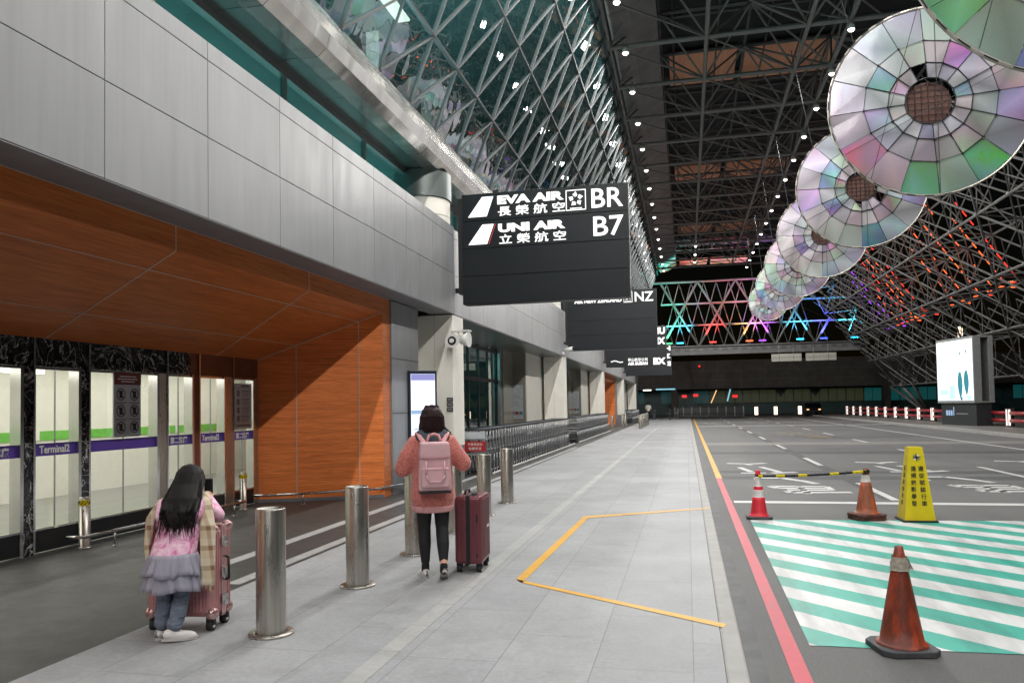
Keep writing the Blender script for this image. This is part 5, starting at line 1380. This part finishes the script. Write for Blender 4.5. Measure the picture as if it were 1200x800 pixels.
for tier, (z0, z1, r0, r1) in enumerate(((.62, .47, .165, .212), (.53, .36, .17, .215))):
    n = 96; rows_ = []
    for j in range(6):
        q = j/5; r = r0+(r1-r0)*q
        rows_.append([(0.0+r*(1+.10*q*math.sin(13*2*PI*k/n+tier+1.3*math.sin(k*.5)))*math.cos(2*PI*k/n), .03+.8*r*(1+.10*q*math.sin(13*2*PI*k/n+tier+1.3*math.sin(k*.5)))*math.sin(2*PI*k/n), z0+(z1-z0)*q+.012*q*math.sin(5*2*PI*k/n+tier)) for k in range(n)])
    vs = [[b.bm.verts.new(p) for p in r] for r in rows_]; i = b.mi('tulle')
    for A, B_ in zip(vs, vs[1:]):
        for k in range(n): f = b.bm.faces.new((A[k], A[(k+1) % n], B_[(k+1) % n], B_[k])); f.material_index = i; f.smooth = True
sk = b.build('skirt', C_, normals=False); m = sk.modifiers.new('thick', 'SOLIDIFY'); m.thickness = .004
jn = []
for s in (-1, 1): jn += [[(hp[s], .08), (kn[s], .06)], [(kn[s], .06), (V(kn[s]).lerp(V(an[s]), .5), .06)], [(V(kn[s]).lerp(V(an[s]), .5), .057), (V(an[s])+V((0, 0, .03)), .05)], [(V(an[s])+V((0, 0, .05)), .055), (V(an[s])+V((0, 0, .025)), .05)]]
for s in (-1, 1):
    for k in range(5): q = V(kn[s]).lerp(V(an[s]), .25+.16*k); jn.append([(q+V((random.uniform(-.008, .008), random.uniform(-.008, .008), 0)), (.06-.004*(k % 2), .06-.004*(k % 2), .014))])
blob('jeans', jn, 'jeans', C_, .006, 1)
shoe('sneaker', C_, (-.085, .04, 0), -.5, .21); shoe('sneaker', C_, (.01, -.07, .012), -1.15, .225, pitch=-.06)
random.seed(5)
hr = [[((.045, .295, 1.13), (.115, .12, .12)), ((.04, .23, 1.06), (.122, .10, .09))], [((.04, .23, 1.06), (.122, .1, .09)), ((.04, .09, .98), (.115, .05, .06))], [((.04, .09, .98), (.115, .05, .06)), ((.045, .01, .87), (.085, .03, .04))]]
for k in range(22):
    a = -.09+.25*k/21; e = V((.05+(a-.05)*.8+random.uniform(-.02, .03), -.03+random.uniform(-.02, .015)+.3*abs(a-.03), random.uniform(.80, .93)))
    hr += [[((a*.95, .07+.2*abs(a-.03), .98), (.02, .02, .03)), (e.lerp(V((a, .0, .95)), .4), (.014, .013, .02))], [(e.lerp(V((a, .0, .95)), .4), (.014, .013, .02)), (e, .005)]]
blob('hair', hr, 'hair_black', C_, .0065, 2)
b = MB()
for k in range(170):
    a = random.uniform(-.105, .175); q = abs(a-.035); p0 = V((.045+(a-.035)*.75, .215+random.uniform(-.02, .03)+.25*q, 1.17-.3*q)); p1 = V((a*1.0+.004, .085+random.uniform(-.02, .01)+.35*q, 1.0)); p2 = V((.045+(a-.045)*.92+random.uniform(-.02, .02), .0+random.uniform(-.025, .01)+.3*q, .9)); p3 = V((.05+(a-.05)*.8+random.uniform(-.05, .05), -.045+random.uniform(-.03, .03)+.3*q, random.uniform(.70, .86)))
    for u, v_, r0, r1 in ((p0, p1, .004, .0035), (p1, p2, .0035, .003), (p2, p3, .003, .001)): b.bar(u, v_, r0, 'hair_black', 4, r1, False)
b.build('loose_hair', C_)
sc = [[((.19, .16, .96), (.05, .03, .04)), ((.235, .06, .78), (.06, .02, .04))], [((.235, .06, .78), (.06, .02, .04)), ((.245, .02, .56), (.055, .016, .03))], [((.245, .02, .56), (.055, .016, .03)), ((.25, .0, .40), (.05, .013, .02))],
      [((.19, .16, .96), .04), ((.16, .3, 1.0), .035)], [((-.13, .2, .97), (.04, .03, .03)), ((-.215, .2, .84), (.035, .03, .04))], [((-.215, .2, .84), (.035, .03, .04)), ((-.225, .16, .64), (.025, .02, .03))], [((-.225, .16, .64), (.025, .02, .03)), ((-.215, .14, .54), (.015, .015, .02))], [((-.13, .2, .97), .03), ((-.06, .3, 1.0), .03)]]
for k in range(8): sc.append([((.205+.013*k, .0, .41), .006), ((.2+.014*k+random.uniform(-.01, .01), -.005, .33+random.uniform(-.02, .02)), .004)])
blob('scarf', sc, 'plaid_scarf', C_, .0065, 3)
o = V((-3.69, 4.95, 0))+Matrix.Rotation(math.radians(20), 3, 'Z') @ V((.145, .44, 1.0))
t = thing('mobile_phone', 'small black phone held up by the girl', 'phone', o, math.radians(20))
b = MB(); b.bb(-.033, .033, -.006, .006, 0, .12, 'black_metal'); b.build('casing', t, bevel=.006)
b = MB(); b.bb(-.028, .028, .0065, .0075, .01, .11, 'ink'); b.build('screen', t)

F2 = thing('person', 'distant man in white shirt walking away at far end of pavement', 'person', (-3.9, 80.5, 0), math.radians(5))
fb = [[((-.09, 0, .92), .11), ((.09, 0, .92), .11), ((0, 0, 1.3), (.18, .11, .1))], [((0, .02, 1.45), .05), ((0, .02, 1.55), .05)]]
for s in (-1, 1): fb += [[((s*.09, 0, .9), .095), ((s*.09, s*.1, .48), .06)], [((s*.09, s*.1, .48), .06), ((s*.09, s*.12-.04, .08), .04)], [((s*.09, s*.12-.04, .06), .04), ((s*.09, s*.12+.12, .04), .035)], [((s*.2, 0, 1.42), .05), ((s*.27, .06, 1.14), .04)], [((s*.27, .06, 1.14), .04), ((s*.22, .3, 1.02), .03)]] + hand((s*.22, .3, 1.02), (0, 1, -.1), (0, 0, 1), s)
fb += head((0, .03, 1.64), .1); blob('body', fb, 'skin', F2, .015, 3)
blob('shirt', [[((0, 0, .95), (.19, .14, .06)), ((0, 0, 1.4), (.2, .13, .09))], [((-.2, 0, 1.42), .07), ((-.28, .06, 1.14), .06)], [((.2, 0, 1.42), .07), ((.28, .06, 1.14), .06)]], 'white_shirt', F2, .018, 3)
blob('trousers', [[((-.09, 0, .9), .115), ((-.09, -.1, .48), .08)], [((-.09, -.1, .48), .08), ((-.09, -.16, .1), .06)], [((.09, 0, .9), .115), ((.09, .1, .48), .08)], [((.09, .1, .48), .08), ((.09, .08, .1), .06)]], 'car_paint', F2, .018, 3)
blob('hair', [[((0, .02, 1.68), (.1, .11, .09)), ((0, -.02, 1.64), (.1, .09, .08))]], 'hair_black', F2, .015, 2)
t = thing('suitcase', 'small dark suitcase beside the distant man', 'suitcase', (-3.3, 80.6, 0))
b = MB(); b.bb(-.18, .18, -.12, .12, .05, .6, 'screen_frame'); b.build('shell', t, bevel=.03); b = MB(); b.path([(-.1, 0, .6), (-.1, 0, 1.0), (.1, 0, 1.0), (.1, 0, .6)], .012, 'cart_steel'); b.build('handle', t); wheel4(t, (-.13, .13), (-.08, .08), .025)
